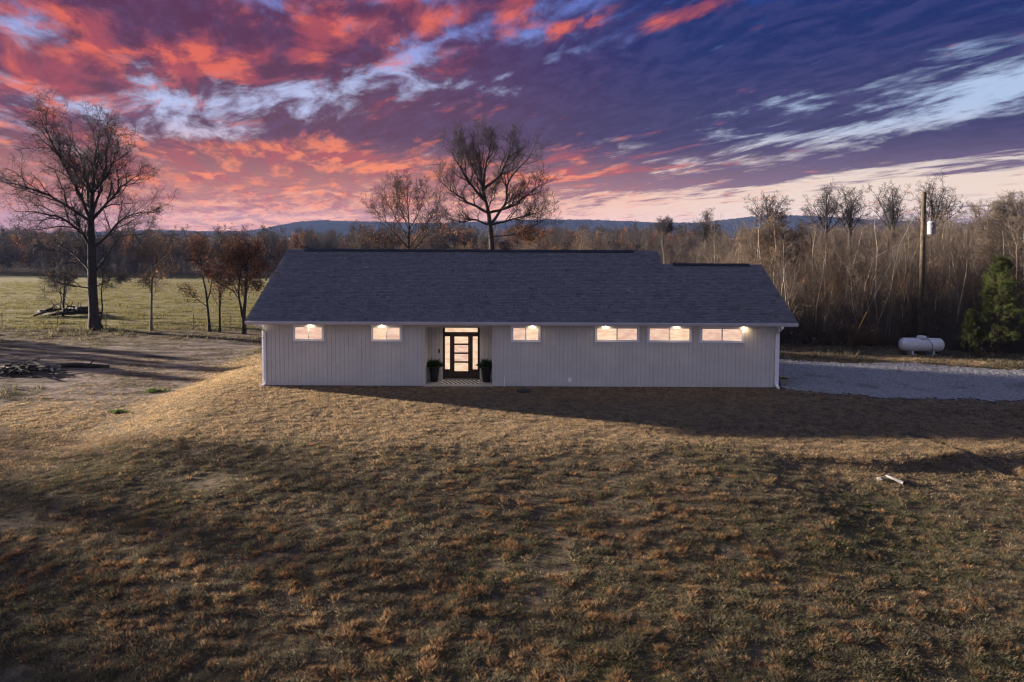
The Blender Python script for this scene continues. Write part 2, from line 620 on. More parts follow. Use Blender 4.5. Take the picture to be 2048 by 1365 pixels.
def drive_mask(x, y):
    """gravel drive right of the house"""
    x = np.asarray(x, float)
    y = np.asarray(y, float)
    w = (fbm(x, y, 0.5, 3) - 0.5) * 1.2 + (fbm(x, y, 3.1, 3) - 0.5) * 0.9
    lo = np.interp(x, [12.9, 16, 22.2, 40], [31.2, 30.2, 29.2, 28.4])
    hi = np.interp(x, [12.9, 16.2, 19.5, 26.5, 40], [38.9, 38.5, 38.0, 36.3, 34.2])
    hi = hi + 0.9 * np.exp(-((x - 22.5) / 2.2) ** 2) + 0.7 * np.exp(-((x - 15.5) / 1.5) ** 2)
    return sst(y - lo + w, -0.25, 0.25) * sst(hi - y + w * 0.6, -0.25, 0.25) * sst(x, 12.6, 12.9)


def dirt_mask(x, y):
    """bare worn ground below the pad on the left"""
    w = (fbm(x, y, 0.25, 4) - 0.5) * 7
    a = sst(-16.6 - 0.10 * (np.asarray(y) - 33) - x + w * 0.35, -0.8, 1.2)
    b = sst(np.asarray(y) - 31.0 - 0.12 * (-15 - np.asarray(x)) + w, -3.0, 3.0)
    c = sst(51.5 - np.asarray(y) + w * 0.6, -2.0, 3.0)
    return a * b * c


def pasture_mask(x, y):
    return sst(np.asarray(y) - 57.0 + (fbm(x, y, 0.4, 3) - 0.5) * 2, -0.5, 0.7) * sst(20 - np.asarray(x), 0, 20)


def build_ground():
    xs = np.concatenate([-np.geomspace(45, 2600, 36)[::-1], np.arange(-44.7, 44.8, 0.3), np.geomspace(45, 2600, 36)])
    ys = np.concatenate([-np.geomspace(0.5, 300, 18)[::-1] + 6, np.arange(6, 64, 0.3), np.geomspace(64.3, 2600, 70)])
    Xg, Yg = np.meshgrid(xs, ys)
    Zg = ground_z(Xg, Yg)
    v = np.stack([Xg, Yg, Zg], -1).reshape(-1, 3)
    nx, ny = len(xs), len(ys)
    i = np.arange(nx * ny).reshape(ny, nx)
    f = np.stack([i[:-1, :-1], i[:-1, 1:], i[1:, 1:], i[1:, :-1]], -1).reshape(-1, 4)
    me = np_mesh('ground', v, [f], 'ground', smooth=True)
    x, y = v[:, 0], v[:, 1]
    zone = np.zeros((len(v), 4), np.float32)
    zone[:, 0] = dirt_mask(x, y)
    zone[:, 1] = pasture_mask(x, y)
    zone[:, 2] = sst(y, 60, 160) * sst(y, 150, 240)     # leaf litter under the far trees
    zone[:, 2] = np.maximum(sst(y, 190, 240), sst(y - 41.6, 0, 1.2) * sst(x, 12, 14))
    zone[:, 3] = 1
    at_ = me.attributes.new('zone', 'FLOAT_COLOR', 'POINT')
    at_.data.foreach_set('color', zone.ravel())
    return tag(link(bpy.data.objects.new('ground', me)), kind='structure')


m, g, b = pmat('ground', (0.1, 0.08, 0.05), 1.0, 0.05)
p = g.n('ShaderNodeNewGeometry').outputs['Position']
zn = g.n('ShaderNodeSeparateColor', ins={0: g.n('ShaderNodeAttribute', attribute_name='zone').outputs['Color']}).outputs
na = g.noise(p, 0.35, 6, 0.62)[0]
nb = g.noise(p, 2.2, 6, 0.65)[0]
nc = g.noise(p, 14, 5, 0.7)[0]
lawn = g.mix(g.ramp(nb, 0.32, 0.68), (0.05, 0.043, 0.035, 1), (0.125, 0.10, 0.073, 1))
lawn = g.mix(g.ramp(na, 0.42, 0.62, 0, 0.6), lawn, (0.065, 0.05, 0.033, 1))
lawn = g.mix(g.ramp(nc, 0.35, 0.75, 0, 0.4), lawn, (0.12, 0.092, 0.058, 1))
st = g.n('ShaderNodeMapping', ins={0: p})
st.inputs['Scale'].default_value = (0.35, 1.3, 1.0)
nd_ = g.noise(st.outputs[0], 0.9, 6, 0.65)[0]
dirt = g.mix(g.ramp(nd_, 0.36, 0.66), (0.036, 0.029, 0.026, 1), (0.185, 0.155, 0.145, 1))
dirt = g.mix(g.ramp(nc, 0.4, 0.7, 0, 0.45), dirt, (0.09, 0.062, 0.045, 1))
past = g.mix(g.ramp(nd_, 0.35, 0.68), (0.06, 0.06, 0.026, 1), (0.17, 0.15, 0.062, 1))
past = g.mix(g.ramp(na, 0.45, 0.65, 0, 0.6), past, (0.10, 0.086, 0.042, 1))
lit_ = g.mix(g.ramp(nb, 0.35, 0.65), (0.05, 0.034, 0.02, 1), (0.13, 0.085, 0.05, 1))
c = g.mix(zn[0], lawn, dirt)
c = g.mix(zn[1], c, past)
c = g.mix(zn[2], c, lit_)
g.put(b.inputs['Base Color'], c)
bump(g, b, g.m('ADD', g.m('MULTIPLY', nb, 1.0), g.m('MULTIPLY', nc, 0.35)), 0.16, 0.9)
build_ground()

# gravel drive: its own thin sheet on the ground
m, g, b = pmat('gravel', (0.3, 0.3, 0.3), 0.95, 0.1)
p = g.n('ShaderNodeNewGeometry').outputs['Position']
vo = g.n('ShaderNodeTexVoronoi', ins={0: p})
vo.inputs['Scale'].default_value = 22
n1_ = g.noise(p, 0.6, 6, 0.65)[0]
c = g.mix(g.n('ShaderNodeSeparateColor', ins={0: vo.outputs['Color']}).outputs[0], (0.15, 0.152, 0.16, 1), (0.37, 0.365, 0.365, 1))
c = g.mix(g.ramp(n1_, 0.5, 0.72, 0, 0.75), c, (0.11, 0.10, 0.088, 1))
g.put(b.inputs['Base Color'], c)
bump(g, b, vo.outputs['Distance'], 0.04, 0.8)


def build_drive():
    xs, ys = np.arange(12.6, 44.7, 0.1), np.arange(27.5, 40.5, 0.1)
    Xg, Yg = np.meshgrid(xs, ys)
    inside = drive_mask(Xg, Yg) > 0.5
    Zg = ground_z(Xg, Yg) + np.where(inside, 0.035, 0.035)
    v = np.stack([Xg, Yg, Zg], -1).reshape(-1, 3)
    i = np.arange(v.shape[0]).reshape(Xg.shape)
    q = np.stack([i[:-1, :-1], i[:-1, 1:], i[1:, 1:], i[1:, :-1]], -1)
    keep = inside[:-1, :-1] & inside[1:, 1:] & inside[:-1, 1:] & inside[1:, :-1]
    f = q[keep]
    used, inv = np.unique(f, return_inverse=True)
    me = np_mesh('gravel_driveway', v[used], [inv.reshape(-1, 4)], 'gravel', smooth=True)
    tag(link(bpy.data.objects.new('gravel_driveway', me)), kind='structure')


build_drive()


# ------------------------------------------------------------------ far hills
def build_hills():
    prof = [(-2600, 478), (-900, 474), (-300, 472), (0, 468), (120, 466), (250, 463), (320, 461), (400, 463), (480, 464), (520, 459), (560, 451), (600, 444), (640, 441), (700, 443), (760, 444), (830, 447),
            (900, 446), (1000, 442), (1100, 439), (1180, 440), (1260, 443), (1320, 446), (1400, 446), (1450, 440), (1500, 434), (1540, 431), (1620, 432), (1700, 437), (1800, 443), (2048, 452), (2600, 462), (4600, 474)]
    Y0 = 1900.0
    px = np.arange(-700, 2750, 1.3)
    top = np.interp(px, [a for a, _ in prof], [b for _, b in prof])
    rg = np.random.default_rng(5)
    rows = []
    zt = np.array([at(a, b, Y0)[2] for a, b in zip(px, top)])
    xw = np.array([at(a, 450, Y0)[0] for a in px])
    depth = [(-330, 0.0), (-270, 0.16), (-220, 0.33), (-170, 0.5), (-130, 0.64), (-90, 0.78), (-50, 0.9), (-20, 0.97), (0, 1.0), (60, 0.9), (260, 0.2)]
    for k, (dy, fr) in enumerate(depth):
        crown = vnoise(px * 0.22, px * 0 + 3.3 + k) * 2.6 + vnoise(px * 0.5, px * 0 + 9.3 + 3 * k) * 1.6 + rg.random(len(px)) * 0.9 - 2.2
        z = -8 + (zt + 8) * fr + crown * min(1, fr + 0.2) + (vnoise(px * 0.03 + 40 * k, px * 0 + k) - 0.5) * 8 * (1 - abs(2 * fr - 1))
        rows.append(np.stack([xw * (1 + dy / Y0 * 0.3), np.full(len(px), Y0 + dy) + (rg.random(len(px)) - 0.5) * 6, z], -1))
    v = np.stack(rows).reshape(-1, 3)
    i = np.arange(len(v)).reshape(len(depth), len(px))
    f = np.stack([i[:-1, :-1], i[:-1, 1:], i[1:, 1:], i[1:, :-1]], -1).reshape(-1, 4)
    tag(link(bpy.data.objects.new('hills', np_mesh('hills', v, [f], 'hill_forest'))), kind='structure')


build_hills()


# ------------------------------------------------------------------ the house
HX0, HX1, HY0 = -11.75, 12.6, 31.95          # front wall
EAVE_X0, EAVE_X1, EAVE_Y, EAVE_Z = -12.3, 13.2, 31.35, 3.15
SLOPE = 0.517
RIDGE_Y = 37.4
RIDGE_Z = EAVE_Z + (RIDGE_Y - EAVE_Y) * SLOPE
STEP_X = 7.95                                  # right end of the high ridge
WING_Y = 36.13
WING_Z = EAVE_Z + (WING_Y - EAVE_Y) * SLOPE
WALL_TOP = 3.04

house = thing('ranch_house', 'long single storey grey house with board siding, dark shingle roof and glowing windows', 'house', (0, HY0, 0))


def hobj(mb, name, mat, parent=None, **kw):
    """house parts are written in world metres; the house Empty stands on the front wall line"""
    mb.v = [(x, y - HY0, z) for x, y, z in mb.v]
    return mb.obj(name, mat, house if parent is None else parent, **kw)


# openings: x0, x1, z0, z1
WINS = [(-10.28, -8.86, 2.15, 2.88), (-6.60, -5.19, 2.15, 2.88), (-0.01, 1.33, 2.15, 2.88),
        (3.94, 5.98, 2.16, 2.88), (6.41, 8.45, 2.16, 2.89), (8.89, 10.93, 2.16, 2.88)]
REC = (-4.11, -0.90, 0.0, 2.80)
REC_Y = 33.25
fw = hobj(MB().box(HX0, REC[0] - 0.02, HY0 + 0.02, HY0 + 0.14, 0.0, WALL_TOP)
          .box(REC[1] + 0.02, HX1, HY0 + 0.02, HY0 + 0.14, 0.0, WALL_TOP)
          .box(REC[0] - 0.02, REC[1] + 0.02, HY0 + 0.02, HY0 + 0.14, REC[3] + 0.02, WALL_TOP), 'front_wall', 'backing')
fw['label'] = 'front wall of narrow vertical grooved boards'
_planks = {}


def plank(parent, x, w, y, z0, z1, t=0.018, ax='x'):
    key = (round(w, 3), round(z1 - z0, 3), t, ax)
    if key not in _planks:
        mb = MB()
        if ax == 'x':
            mb.box(-w / 2, w / 2, -t, 0, 0, z1 - z0)
        else:
            mb.box(-t, 0, -w / 2, w / 2, 0, z1 - z0)
        _planks[key] = mb.mesh('plank', 'siding')
    o = bpy.data.objects.new('plank', _planks[key])
    link(o, parent)
    o.location = (x, y - HY0, z0)
    return o


PITCH_W = 0.203
nb_ = int(round((HX1 - HX0) / PITCH_W))
pw = (HX1 - HX0) / nb_
for i in range(nb_):
    xa, xb = HX0 + i * pw, HX0 + (i + 1) * pw
    # cut the board by the openings it meets
    pieces = [(xa + 0.0045, xb - 0.0045, 0.02, WALL_TOP - 0.01)]
    for (ox0, ox1, oz0, oz1) in WINS + [(REC[0], REC[1], -1, REC[3])]:
        new = []
        for (a, b_, z0, z1) in pieces:
            if b_ <= ox0 or a >= ox1 or z1 <= oz0 or z0 >= oz1:
                new.append((a, b_, z0, z1))
                continue
            if z1 - oz1 > 0.02:
                new.append((a, b_, oz1, z1))
            if oz0 - z0 > 0.02:
                new.append((a, b_, z0, oz0))
            if ox0 - a > 0.02:
                new.append((a, ox0, max(z0, oz0), min(z1, oz1)))
            if b_ - ox1 > 0.02:
                new.append((ox1, b_, max(z0, oz0), min(z1, oz1)))
        pieces = new
    for (a, b_, z0, z1) in pieces:
        plank(fw, (a + b_) / 2, b_ - a, HY0 + 0.02, z0, z1)

# the recessed porch
rw = hobj(MB().box(REC[0], -3.37, REC_Y, REC_Y + 0.1, 0.05, REC[3]).box(-1.57, REC[1], REC_Y, REC_Y + 0.1, 0.05, REC[3]).box(-3.37, -1.57, REC_Y, REC_Y + 0.1, 2.66, REC[3])
          .box(REC[0] - 0.02, REC[0], HY0 + 0.14, REC_Y, 0.05, REC[3] + 0.02).box(REC[1], REC[1] + 0.02, HY0 + 0.14, REC_Y, 0.05, REC[3] + 0.02), 'porch_wall', 'backing')
for (a, b_) in ((REC[0], -3.37), (-1.57, REC[1])):
    k = int(round((b_ - a) / 0.205))
    w = (b_ - a) / k
    for i in range(k):
        plank(rw, a + (i + 0.5) * w, w - 0.016, REC_Y, 0.06, REC[3] - 0.01)
for (sx, sgn) in ((REC[0] + 0.018, 1), (REC[1], -1)):
    for i in range(6):
        w = (REC_Y - HY0 - 0.03) / 6
        plank(rw, sx, w - 0.016, HY0 + (i + 0.5) * w, 0.06, REC[3] - 0.01, ax='y')
hobj(MB().box(REC[0], REC[1], HY0 + 0.02, REC_Y, REC[3], REC[3] + 0.02), 'porch_ceiling', 'siding')
hobj(MB().box(REC[0] - 0.02, REC[1] + 0.02, HY0 - 0.12, REC_Y + 0.1, -0.2, 0.05), 'porch_slab', 'concrete', bevel=0.01)
hobj(MB().box(HX0 + 0.02, REC[0] - 0.03, HY0 + 0.03, HY0 + 0.2, -0.4, -0.001).box(REC[1] + 0.03, HX1 - 0.02, HY0 + 0.03, HY0 + 0.2, -0.4, -0.001), 'foundation', 'concrete')
# side and back walls
hobj(MB().box(HX0, HX0 + 0.12, HY0 + 0.14, 40.4, -1.2, 3.0), 'left_wall', 'siding')
hobj(MB().box(HX1 - 0.12, HX1, HY0 + 0.14, 38.8, -0.4, 3.0), 'right_wall', 'siding')
hobj(MB().box(HX0 + 0.12, STEP_X, 40.25, 40.4, -1.2, 3.6).box(STEP_X, HX1 - 0.12, 38.65, 38.8, -0.4, 3.4).box(STEP_X - 0.12, STEP_X, 38.8, 40.25, -0.4, 3.4), 'back_wall', 'siding')


def gable(x0, x1, y0, y1, yr, zr):
    mb = MB()
    v = [(x, yy, zz) for x in (x0, x1) for yy, zz in ((y0, 3.0), (y1, 3.0), (yr, zr))]
    return mb.add(v, [(0, 2, 1), (3, 4, 5), (0, 1, 4, 3), (1, 2, 5, 4), (2, 0, 3, 5)])


hobj(gable(HX0, HX0 + 0.1, HY0, 40.4, RIDGE_Y, RIDGE_Z - 0.35), 'gable_wall', 'siding')
hobj(gable(HX1 - 0.1, HX1, HY0, 38.8, WING_Y, WING_Z - 0.35), 'gable_wall', 'siding')
hobj(gable(STEP_X - 0.35, STEP_X - 0.25, HY0 + 1, 40.2, RIDGE_Y, RIDGE_Z - 0.3), 'gable_wall', 'siding')

# roof deck: front slope (with the step), back slopes
def slab(quad, t):
    v = [tuple(p) for p in quad] + [(p[0], p[1], p[2] - t) for p in quad]
    n = len(quad)
    f = [tuple(range(n)), tuple(range(2 * n - 1, n - 1, -1))] + [(i, n + i, n + (i + 1) % n, (i + 1) % n) for i in range(n)]
    return v, f


def fz(y):
    return EAVE_Z + (y - EAVE_Y) * SLOPE


rd = MB()
rd.add(*slab([(EAVE_X0, EAVE_Y, fz(EAVE_Y)), (EAVE_X1, EAVE_Y, fz(EAVE_Y)), (EAVE_X1, WING_Y, WING_Z), (STEP_X, WING_Y, WING_Z), (STEP_X, RIDGE_Y, RIDGE_Z), (EAVE_X0, RIDGE_Y, RIDGE_Z)], 0.12))
rd.add(*slab([(STEP_X, RIDGE_Y, RIDGE_Z), (STEP_X, 40.85, RIDGE_Z - (40.85 - RIDGE_Y) * SLOPE), (EAVE_X0, 40.85, RIDGE_Z - (40.85 - RIDGE_Y) * SLOPE), (EAVE_X0, RIDGE_Y, RIDGE_Z)], 0.12))
rd.add(*slab([(EAVE_X1, WING_Y, WING_Z), (EAVE_X1, 39.2, WING_Z - (39.2 - WING_Y) * SLOPE), (STEP_X, 39.2, WING_Z - (39.2 - WING_Y) * SLOPE), (STEP_X, WING_Y, WING_Z)], 0.12))
roof = hobj(rd, 'roof', 'gutter_paint')
roof['label'] = 'dark grey laminated shingle roof with a lower ridge at its right end'
# shingles: courses of separate tabs; the lowest 300 singly, the others joined
EXPOSE = 0.138
nrm = math.hypot(1, SLOPE)
ca, sa = 1 / nrm, SLOPE / nrm
rs = np.random.default_rng(3)
TONES = 8
sh_meshes = {}


def shingle_geo(w, t):
    # local: x along the eave, y up the slope, z out of the roof
    L = EXPOSE * 1.18
    b0 = [(0, 0, 0.004), (w, 0, 0.004), (w, L, 0.002), (0, L, 0.002)]
    tp = [(0.002, 0, 0.004 + t), (w - 0.002, 0, 0.004 + t), (w, L, 0.004), (0, L, 0.004)]
    return b0 + tp, [(0, 3, 2, 1), (4, 5, 6, 7), (0, 1, 5, 4), (1, 2, 6, 5), (2, 3, 7, 6), (3, 0, 4, 7)]


def to_roof(x, s_, h):
    return (x, EAVE_Y + s_ * ca - h * sa, EAVE_Z + s_ * sa + h * ca)


WIDTHS = (0.15, 0.19, 0.24, 0.30)
jv, jf, jt = [], [], []
single = []
course = 0
s_ = -0.02
smax_hi = (RIDGE_Y - EAVE_Y) * nrm
smax_lo = (WING_Y - EAVE_Y) * nrm
while s_ < smax_hi - 0.05:
    x = EAVE_X0 - 0.02
    right = EAVE_X1 + 0.02 if s_ < smax_lo - 0.05 else STEP_X + 0.02
    tone_row = rs.normal(0, 0.03)
    while x < right - 0.03:
        w = WIDTHS[rs.integers(4)]
        if x + w > right - 0.1:
            w = right - x
        t = 0.006 + 0.009 * (rs.random() < 0.5)
        tone = float(np.clip(rs.normal(0.42, 0.12) + tone_row, 0, 1))
        if len(single) < 300 and w in WIDTHS:
            single.append((x, s_, w, t > 0.01, int(tone * (TONES - 0.01))))
        else:
            v, f = shingle_geo(w - 0.003, t)
            k = len(jv)
            jv += [to_roof(x + a, s_ + b_, c_) for a, b_, c_ in v]
            jf += [tuple(i + k for i in q) for q in f]
            jt += [tone] * 8
        x += w
    course += 1
    s_ += EXPOSE
mb = MB()
mb.v, mb.f = jv, jf
o = hobj(mb, 'shingle_field', 'shingle', roof)
o['kind'] = 'stuff'
o.data.attributes.new('tone', 'FLOAT', 'POINT').data.foreach_set('value', np.array(jt, np.float32))
for (x, s0, w, thick, tn) in single:
    key = (w, thick, tn)
    if key not in sh_meshes:
        v, f = shingle_geo(w - 0.003, 0.015 if thick else 0.006)
        me = bpy.data.meshes.new('shingle')
        me.from_pydata(v, [], f)
        me.materials.append(MATS['shingle'])
        me.attributes.new('tone', 'FLOAT', 'POINT').data.foreach_set('value', np.full(8, (tn + 0.5) / TONES, np.float32))
        sh_meshes[key] = me
    o = link(bpy.data.objects.new('shingle', sh_meshes[key]), roof)
    px_, py_, pz_ = to_roof(x, s0, 0)
    o.location = (px_, py_ - HY0, pz_)
    o.rotation_euler = (math.atan(SLOPE), 0, 0)
# ridge caps and vents
for (xa, xb, yr, zr, va, vb) in ((EAVE_X0 - 0.02, STEP_X + 0.02, RIDGE_Y, RIDGE_Z, -11.35, 6.65), (STEP_X, EAVE_X1 + 0.02, WING_Y, WING_Z, 8.5, 12.55)):
    mb = MB()
    n = int((xb - xa) / 0.3)
    for i in range(n):
        x0_, x1_ = xa + (xb - xa) * i / n, xa + (xb - xa) * (i + 1) / n - 0.004
        h = 0.022 + 0.004 * (i % 2)
        mb.add([(x0_, yr - 0.15, zr - 0.15 * SLOPE + 0.012), (x1_, yr - 0.15, zr - 0.15 * SLOPE + 0.012), (x1_, yr, zr + h), (x0_, yr, zr + h), (x0_, yr + 0.15, zr - 0.15 * SLOPE + 0.012), (x1_, yr + 0.15, zr - 0.15 * SLOPE + 0.012)],
               [(0, 1, 2, 3), (3, 2, 5, 4), (0, 3, 4), (1, 5, 2)])
    o = hobj(mb, 'ridge_cap', 'shingle', roof)
    o.data.attributes.new('tone', 'FLOAT', 'POINT').data.foreach_set('value', np.full(len(o.data.vertices), 0.4, np.float32))
    mb = MB()
    for sgn in (-1, 1):
        mb.add(*slab([(va, yr + sgn * 0.20, zr - 0.20 * SLOPE + 0.075), (vb, yr + sgn * 0.20, zr - 0.20 * SLOPE + 0.075), (vb, yr, zr + 0.075), (va, yr, zr + 0.075)], 0.02))
    mb.box(va, vb, yr - 0.13, yr + 0.13, zr - 0.06, zr + 0.012)
    hobj(mb, 'ridge_vent', 'black_plastic', roof)
# fascia, gutter, soffit, rakes
hobj(MB().box(EAVE_X0, EAVE_X1, EAVE_Y - 0.01, EAVE_Y + 0.015, EAVE_Z - 0.17, EAVE_Z - 0.005), 'fascia', 'gutter_paint')
mb = MB()
prof = [(EAVE_Y - 0.012, EAVE_Z - 0.02), (EAVE_Y - 0.012, EAVE_Z - 0.145), (EAVE_Y - 0.08, EAVE_Z - 0.145), (EAVE_Y - 0.105, EAVE_Z - 0.075), (EAVE_Y - 0.13, EAVE_Z - 0.055), (EAVE_Y - 0.13, EAVE_Z - 0.02), (EAVE_Y - 0.118, EAVE_Z - 0.02), (EAVE_Y - 0.118, EAVE_Z - 0.05), (EAVE_Y - 0.095, EAVE_Z - 0.07), (EAVE_Y - 0.075, EAVE_Z - 0.135), (EAVE_Y - 0.02, EAVE_Z - 0.135), (EAVE_Y - 0.02, EAVE_Z - 0.02)]
n = len(prof)
mb.add([(EAVE_X0, y, z) for y, z in prof] + [(EAVE_X1, y, z) for y, z in prof], [(i, (i + 1) % n, n + (i + 1) % n, n + i) for i in range(n)] + [tuple(range(n))[::-1], tuple(range(n, 2 * n))])
hobj(mb, 'gutter', 'gutter_paint')
hobj(MB().box(EAVE_X0 + 0.05, EAVE_X1 - 0.05, EAVE_Y + 0.015, HY0 + 0.02, WALL_TOP - 0.002, WALL_TOP + 0.012), 'soffit', 'gutter_paint')
for (xa, ya, za, yb, zb) in ((EAVE_X0 - 0.025, EAVE_Y, EAVE_Z, RIDGE_Y, RIDGE_Z), (EAVE_X1, EAVE_Y, EAVE_Z, WING_Y, WING_Z), (STEP_X, WING_Y, WING_Z, RIDGE_Y, RIDGE_Z)):
    hobj(MB().add(*slab([(xa, ya, za - 0.01), (xa + 0.025, ya, za - 0.01), (xa + 0.025, yb, zb - 0.01), (xa, yb, zb - 0.01)], 0.17)), 'rake_board', 'gutter_paint')
# corner trims and downspouts
hobj(MB().box(HX0 - 0.02, HX0 + 0.09, HY0 - 0.03, HY0 + 0.02, 0.0, WALL_TOP - 0.004), 'corner_trim', 'trim')
hobj(MB().box(HX1 - 0.09, HX1 + 0.02, HY0 - 0.03, HY0 + 0.02, 0.0, WALL_TOP - 0.004), 'corner_trim', 'trim')
for x, sg in ((HX0 + 0.12, -1), (HX1 - 0.12, 1)):
    mb = MB()
    ztop = EAVE_Z - 0.145
    path = [(EAVE_Y - 0.085, ztop), (EAVE_Y - 0.08, ztop - 0.10), (HY0 - 0.10, ztop - 0.42), (HY0 - 0.085, ztop - 0.50), (HY0 - 0.085, 0.24), (HY0 - 0.12, 0.13), (HY0 - 0.40, 0.03)]
    w2, d2 = 0.055, 0.07
    vv = []
    for k, (yy, zz) in enumerate(path):
        hz = 0.07 if k >= 5 else 0.0
        vv += [(x - w2, yy, zz), (x + w2, yy, zz), (x + w2, yy + d2 * (1 - k // 6), zz + hz), (x - w2, yy + d2 * (1 - k // 6), zz + hz)]
    mb.add(vv, [(4 * k + j, 4 * k + (j + 1) % 4, 4 * k + 4 + (j + 1) % 4, 4 * k + 4 + j) for k in range(len(path) - 1) for j in range(4)] + [(24, 25, 26, 27)])
    hobj(mb, 'downspout', 'trim')
# windows
for wi, (x0, x1, z0, z1) in enumerate(WINS):
    fwid = 0.10
    mb = MB()
    y0, y1 = HY0 - 0.035, HY0 + 0.06
    mb.box(x0 - 0.03, x1 + 0.03, y0, y1, z1 - fwid, z1 + 0.03).box(x0 - 0.03, x1 + 0.03, y0, y1, z0 - 0.03, z0 + fwid - 0.02)
    mb.box(x0 - 0.03, x0 + fwid - 0.01, y0 + 0.002, y1, z0 + fwid - 0.02, z1 - fwid).box(x1 - fwid + 0.01, x1 + 0.03, y0 + 0.002, y1, z0 + fwid - 0.02, z1 - fwid)
    win = hobj(mb, 'window', 'trim', bevel=0.006)
    xm = (x0 + x1) / 2
    hobj(MB().box(xm - 0.03, xm + 0.03, y0 + 0.02, y1, z0 + fwid - 0.02, z1 - fwid), 'mullion', 'trim', win)
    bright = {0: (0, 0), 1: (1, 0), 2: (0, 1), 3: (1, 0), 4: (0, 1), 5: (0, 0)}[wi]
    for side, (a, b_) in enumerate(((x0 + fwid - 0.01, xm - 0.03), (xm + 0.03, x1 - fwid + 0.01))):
        hobj(MB().box(a, b_, HY0 - 0.004 + 0.010 * side, HY0 + 0.004 + 0.010 * side, z0 + fwid - 0.02, z1 - fwid), 'pane', 'glow_glass_bright' if bright[side] else 'glow_glass', win)
# the entry door with sidelights and transom
DY = REC_Y - 0.02
dfm = MB()
dx0, dx1, zt = -3.37, -1.57, 2.64
dfm.box(dx0, dx0 + 0.10, DY, DY + 0.1, 0.06, zt).box(dx1 - 0.10, dx1, DY, DY + 0.1, 0.06, zt)
dfm.box(dx0 + 0.10, dx1 - 0.10, DY + 0.002, DY + 0.1, 2.24, 2.39).box(dx0 + 0.10, dx1 - 0.10, DY + 0.002, DY + 0.1, 2.60, zt)
dfm.box(-3.03, -2.96, DY + 0.004, DY + 0.1, 0.10, 2.24).box(-1.98, -1.91, DY + 0.004, DY + 0.1, 0.10, 2.24)
for (a, b_) in ((dx0 + 0.10, -3.03), (-1.91, dx1 - 0.10)):
    dfm.box(a, b_, DY + 0.006, DY + 0.1, 0.10, 0.55).box(a, b_, DY + 0.006, DY + 0.1, 2.18, 2.24)
dfr = hobj(dfm, 'door_frame', 'door_wood')
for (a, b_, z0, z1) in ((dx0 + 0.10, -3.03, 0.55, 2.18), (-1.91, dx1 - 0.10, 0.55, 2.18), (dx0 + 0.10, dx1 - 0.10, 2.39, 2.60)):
    hobj(MB().box(a, b_, DY + 0.045, DY + 0.06, z0, z1), 'pane', 'glow_glass_bright', dfr)
hobj(MB().box(dx0 + 0.10, dx1 - 0.10, DY - 0.07, DY + 0.1, 0.052, 0.09), 'threshold', 'galv', dfr)
dlm = MB()
lx0, lx1 = -2.955, -1.985
dlm.box(lx0, lx0 + 0.15, DY + 0.01, DY + 0.06, 0.10, 2.235).box(lx1 - 0.15, lx1, DY + 0.01, DY + 0.06, 0.10, 2.235)
zs = [0.46, 0.87, 0.95, 1.31, 1.39, 1.75, 1.83, 2.17]
dlm.box(lx0 + 0.15, lx1 - 0.15, DY + 0.012, DY + 0.06, 0.10, zs[0]).box(lx0 + 0.15, lx1 - 0.15, DY + 0.012, DY + 0.06, zs[7], 2.235)
for k in (1, 3, 5):
    dlm.box(lx0 + 0.15, lx1 - 0.15, DY + 0.012, DY + 0.06, zs[k], zs[k + 1])
door = hobj(dlm, 'door', 'door_wood')
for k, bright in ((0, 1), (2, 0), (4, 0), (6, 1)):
    hobj(MB().box(lx0 + 0.15, lx1 - 0.15, DY + 0.03, DY + 0.042, zs[k], zs[k + 1]), 'pane', 'glow_glass_bright' if bright else 'glow_glass', door)
hobj(MB().tube([(lx0 + 0.07, DY - 0.05, 0.95), (lx0 + 0.07, DY - 0.05, 1.3)], 0.014, 8).tube([(lx0 + 0.07, DY - 0.05, 1.0), (lx0 + 0.07, DY + 0.01, 1.0)], 0.01, 6).tube([(lx0 + 0.07, DY - 0.05, 1.25), (lx0 + 0.07, DY + 0.01, 1.25)], 0.01, 6), 'handle', 'dark_metal', door)
hobj(MB().box(-3.59, -3.52, REC_Y - 0.045, REC_Y - 0.017, 1.36, 1.55), 'doorbell', 'black_plastic', bevel=0.006)
pl = hobj(MB().lathe([(0.09, REC[3] - 0.001), (0.09, REC[3] - 0.02), (0.07, REC[3] - 0.022)], -2.46, 32.45, 16), 'added_porch_lamp', 'trim')  # added lamp, boosts the warm spill from the lit door
hobj(MB().lathe([(0.068, REC[3] - 0.0225), (0.06, REC[3] - 0.03), (0.02, REC[3] - 0.034)], -2.46, 32.45, 16), 'lens', 'lamp_lens', pl)
ld = bpy.data.lights.new('door_spill_light', 'SPOT')
ld.energy = 9
ld.color = (1.0, 0.80, 0.52)
ld.spot_size = R(150)
ld.spot_blend = 1.0
ld.shadow_soft_size = 0.06
lo = link(bpy.data.objects.new('door_spill_light', ld), pl)
lo.location = (-2.46, 32.45 - HY0, REC[3] - 0.06)
# things fixed to the wall
hobj(MB().box(2.66, 2.84, HY0 - 0.045, HY0 + 0.004, 0.22, 0.40).box(2.69, 2.81, HY0 - 0.06, HY0 - 0.045, 0.25, 0.37), 'outlet_box', 'trim')
hobj(MB().tube([(-0.345, HY0 - 0.06, -0.1), (-0.345, HY0 - 0.06, 0.5)], 0.028, 8).tube([(-0.345, HY0 - 0.06, 0.44), (-0.345, HY0 - 0.06, 0.5)], 0.036, 8), 'drain_pipe', 'trim')
fl = hobj(MB().box(HX1 + 0.001, HX1 + 0.05, HY0 + 0.3, HY0 + 0.44, 2.5, 2.64), 'flood_light', 'trim')
hobj(MB().tube([(HX1 + 0.05, HY0 + 0.37, 2.57), (HX1 + 0.12, HY0 + 0.30, 2.55)], [0.05, 0.075], 10), 'lamp_head', 'pvc', fl)
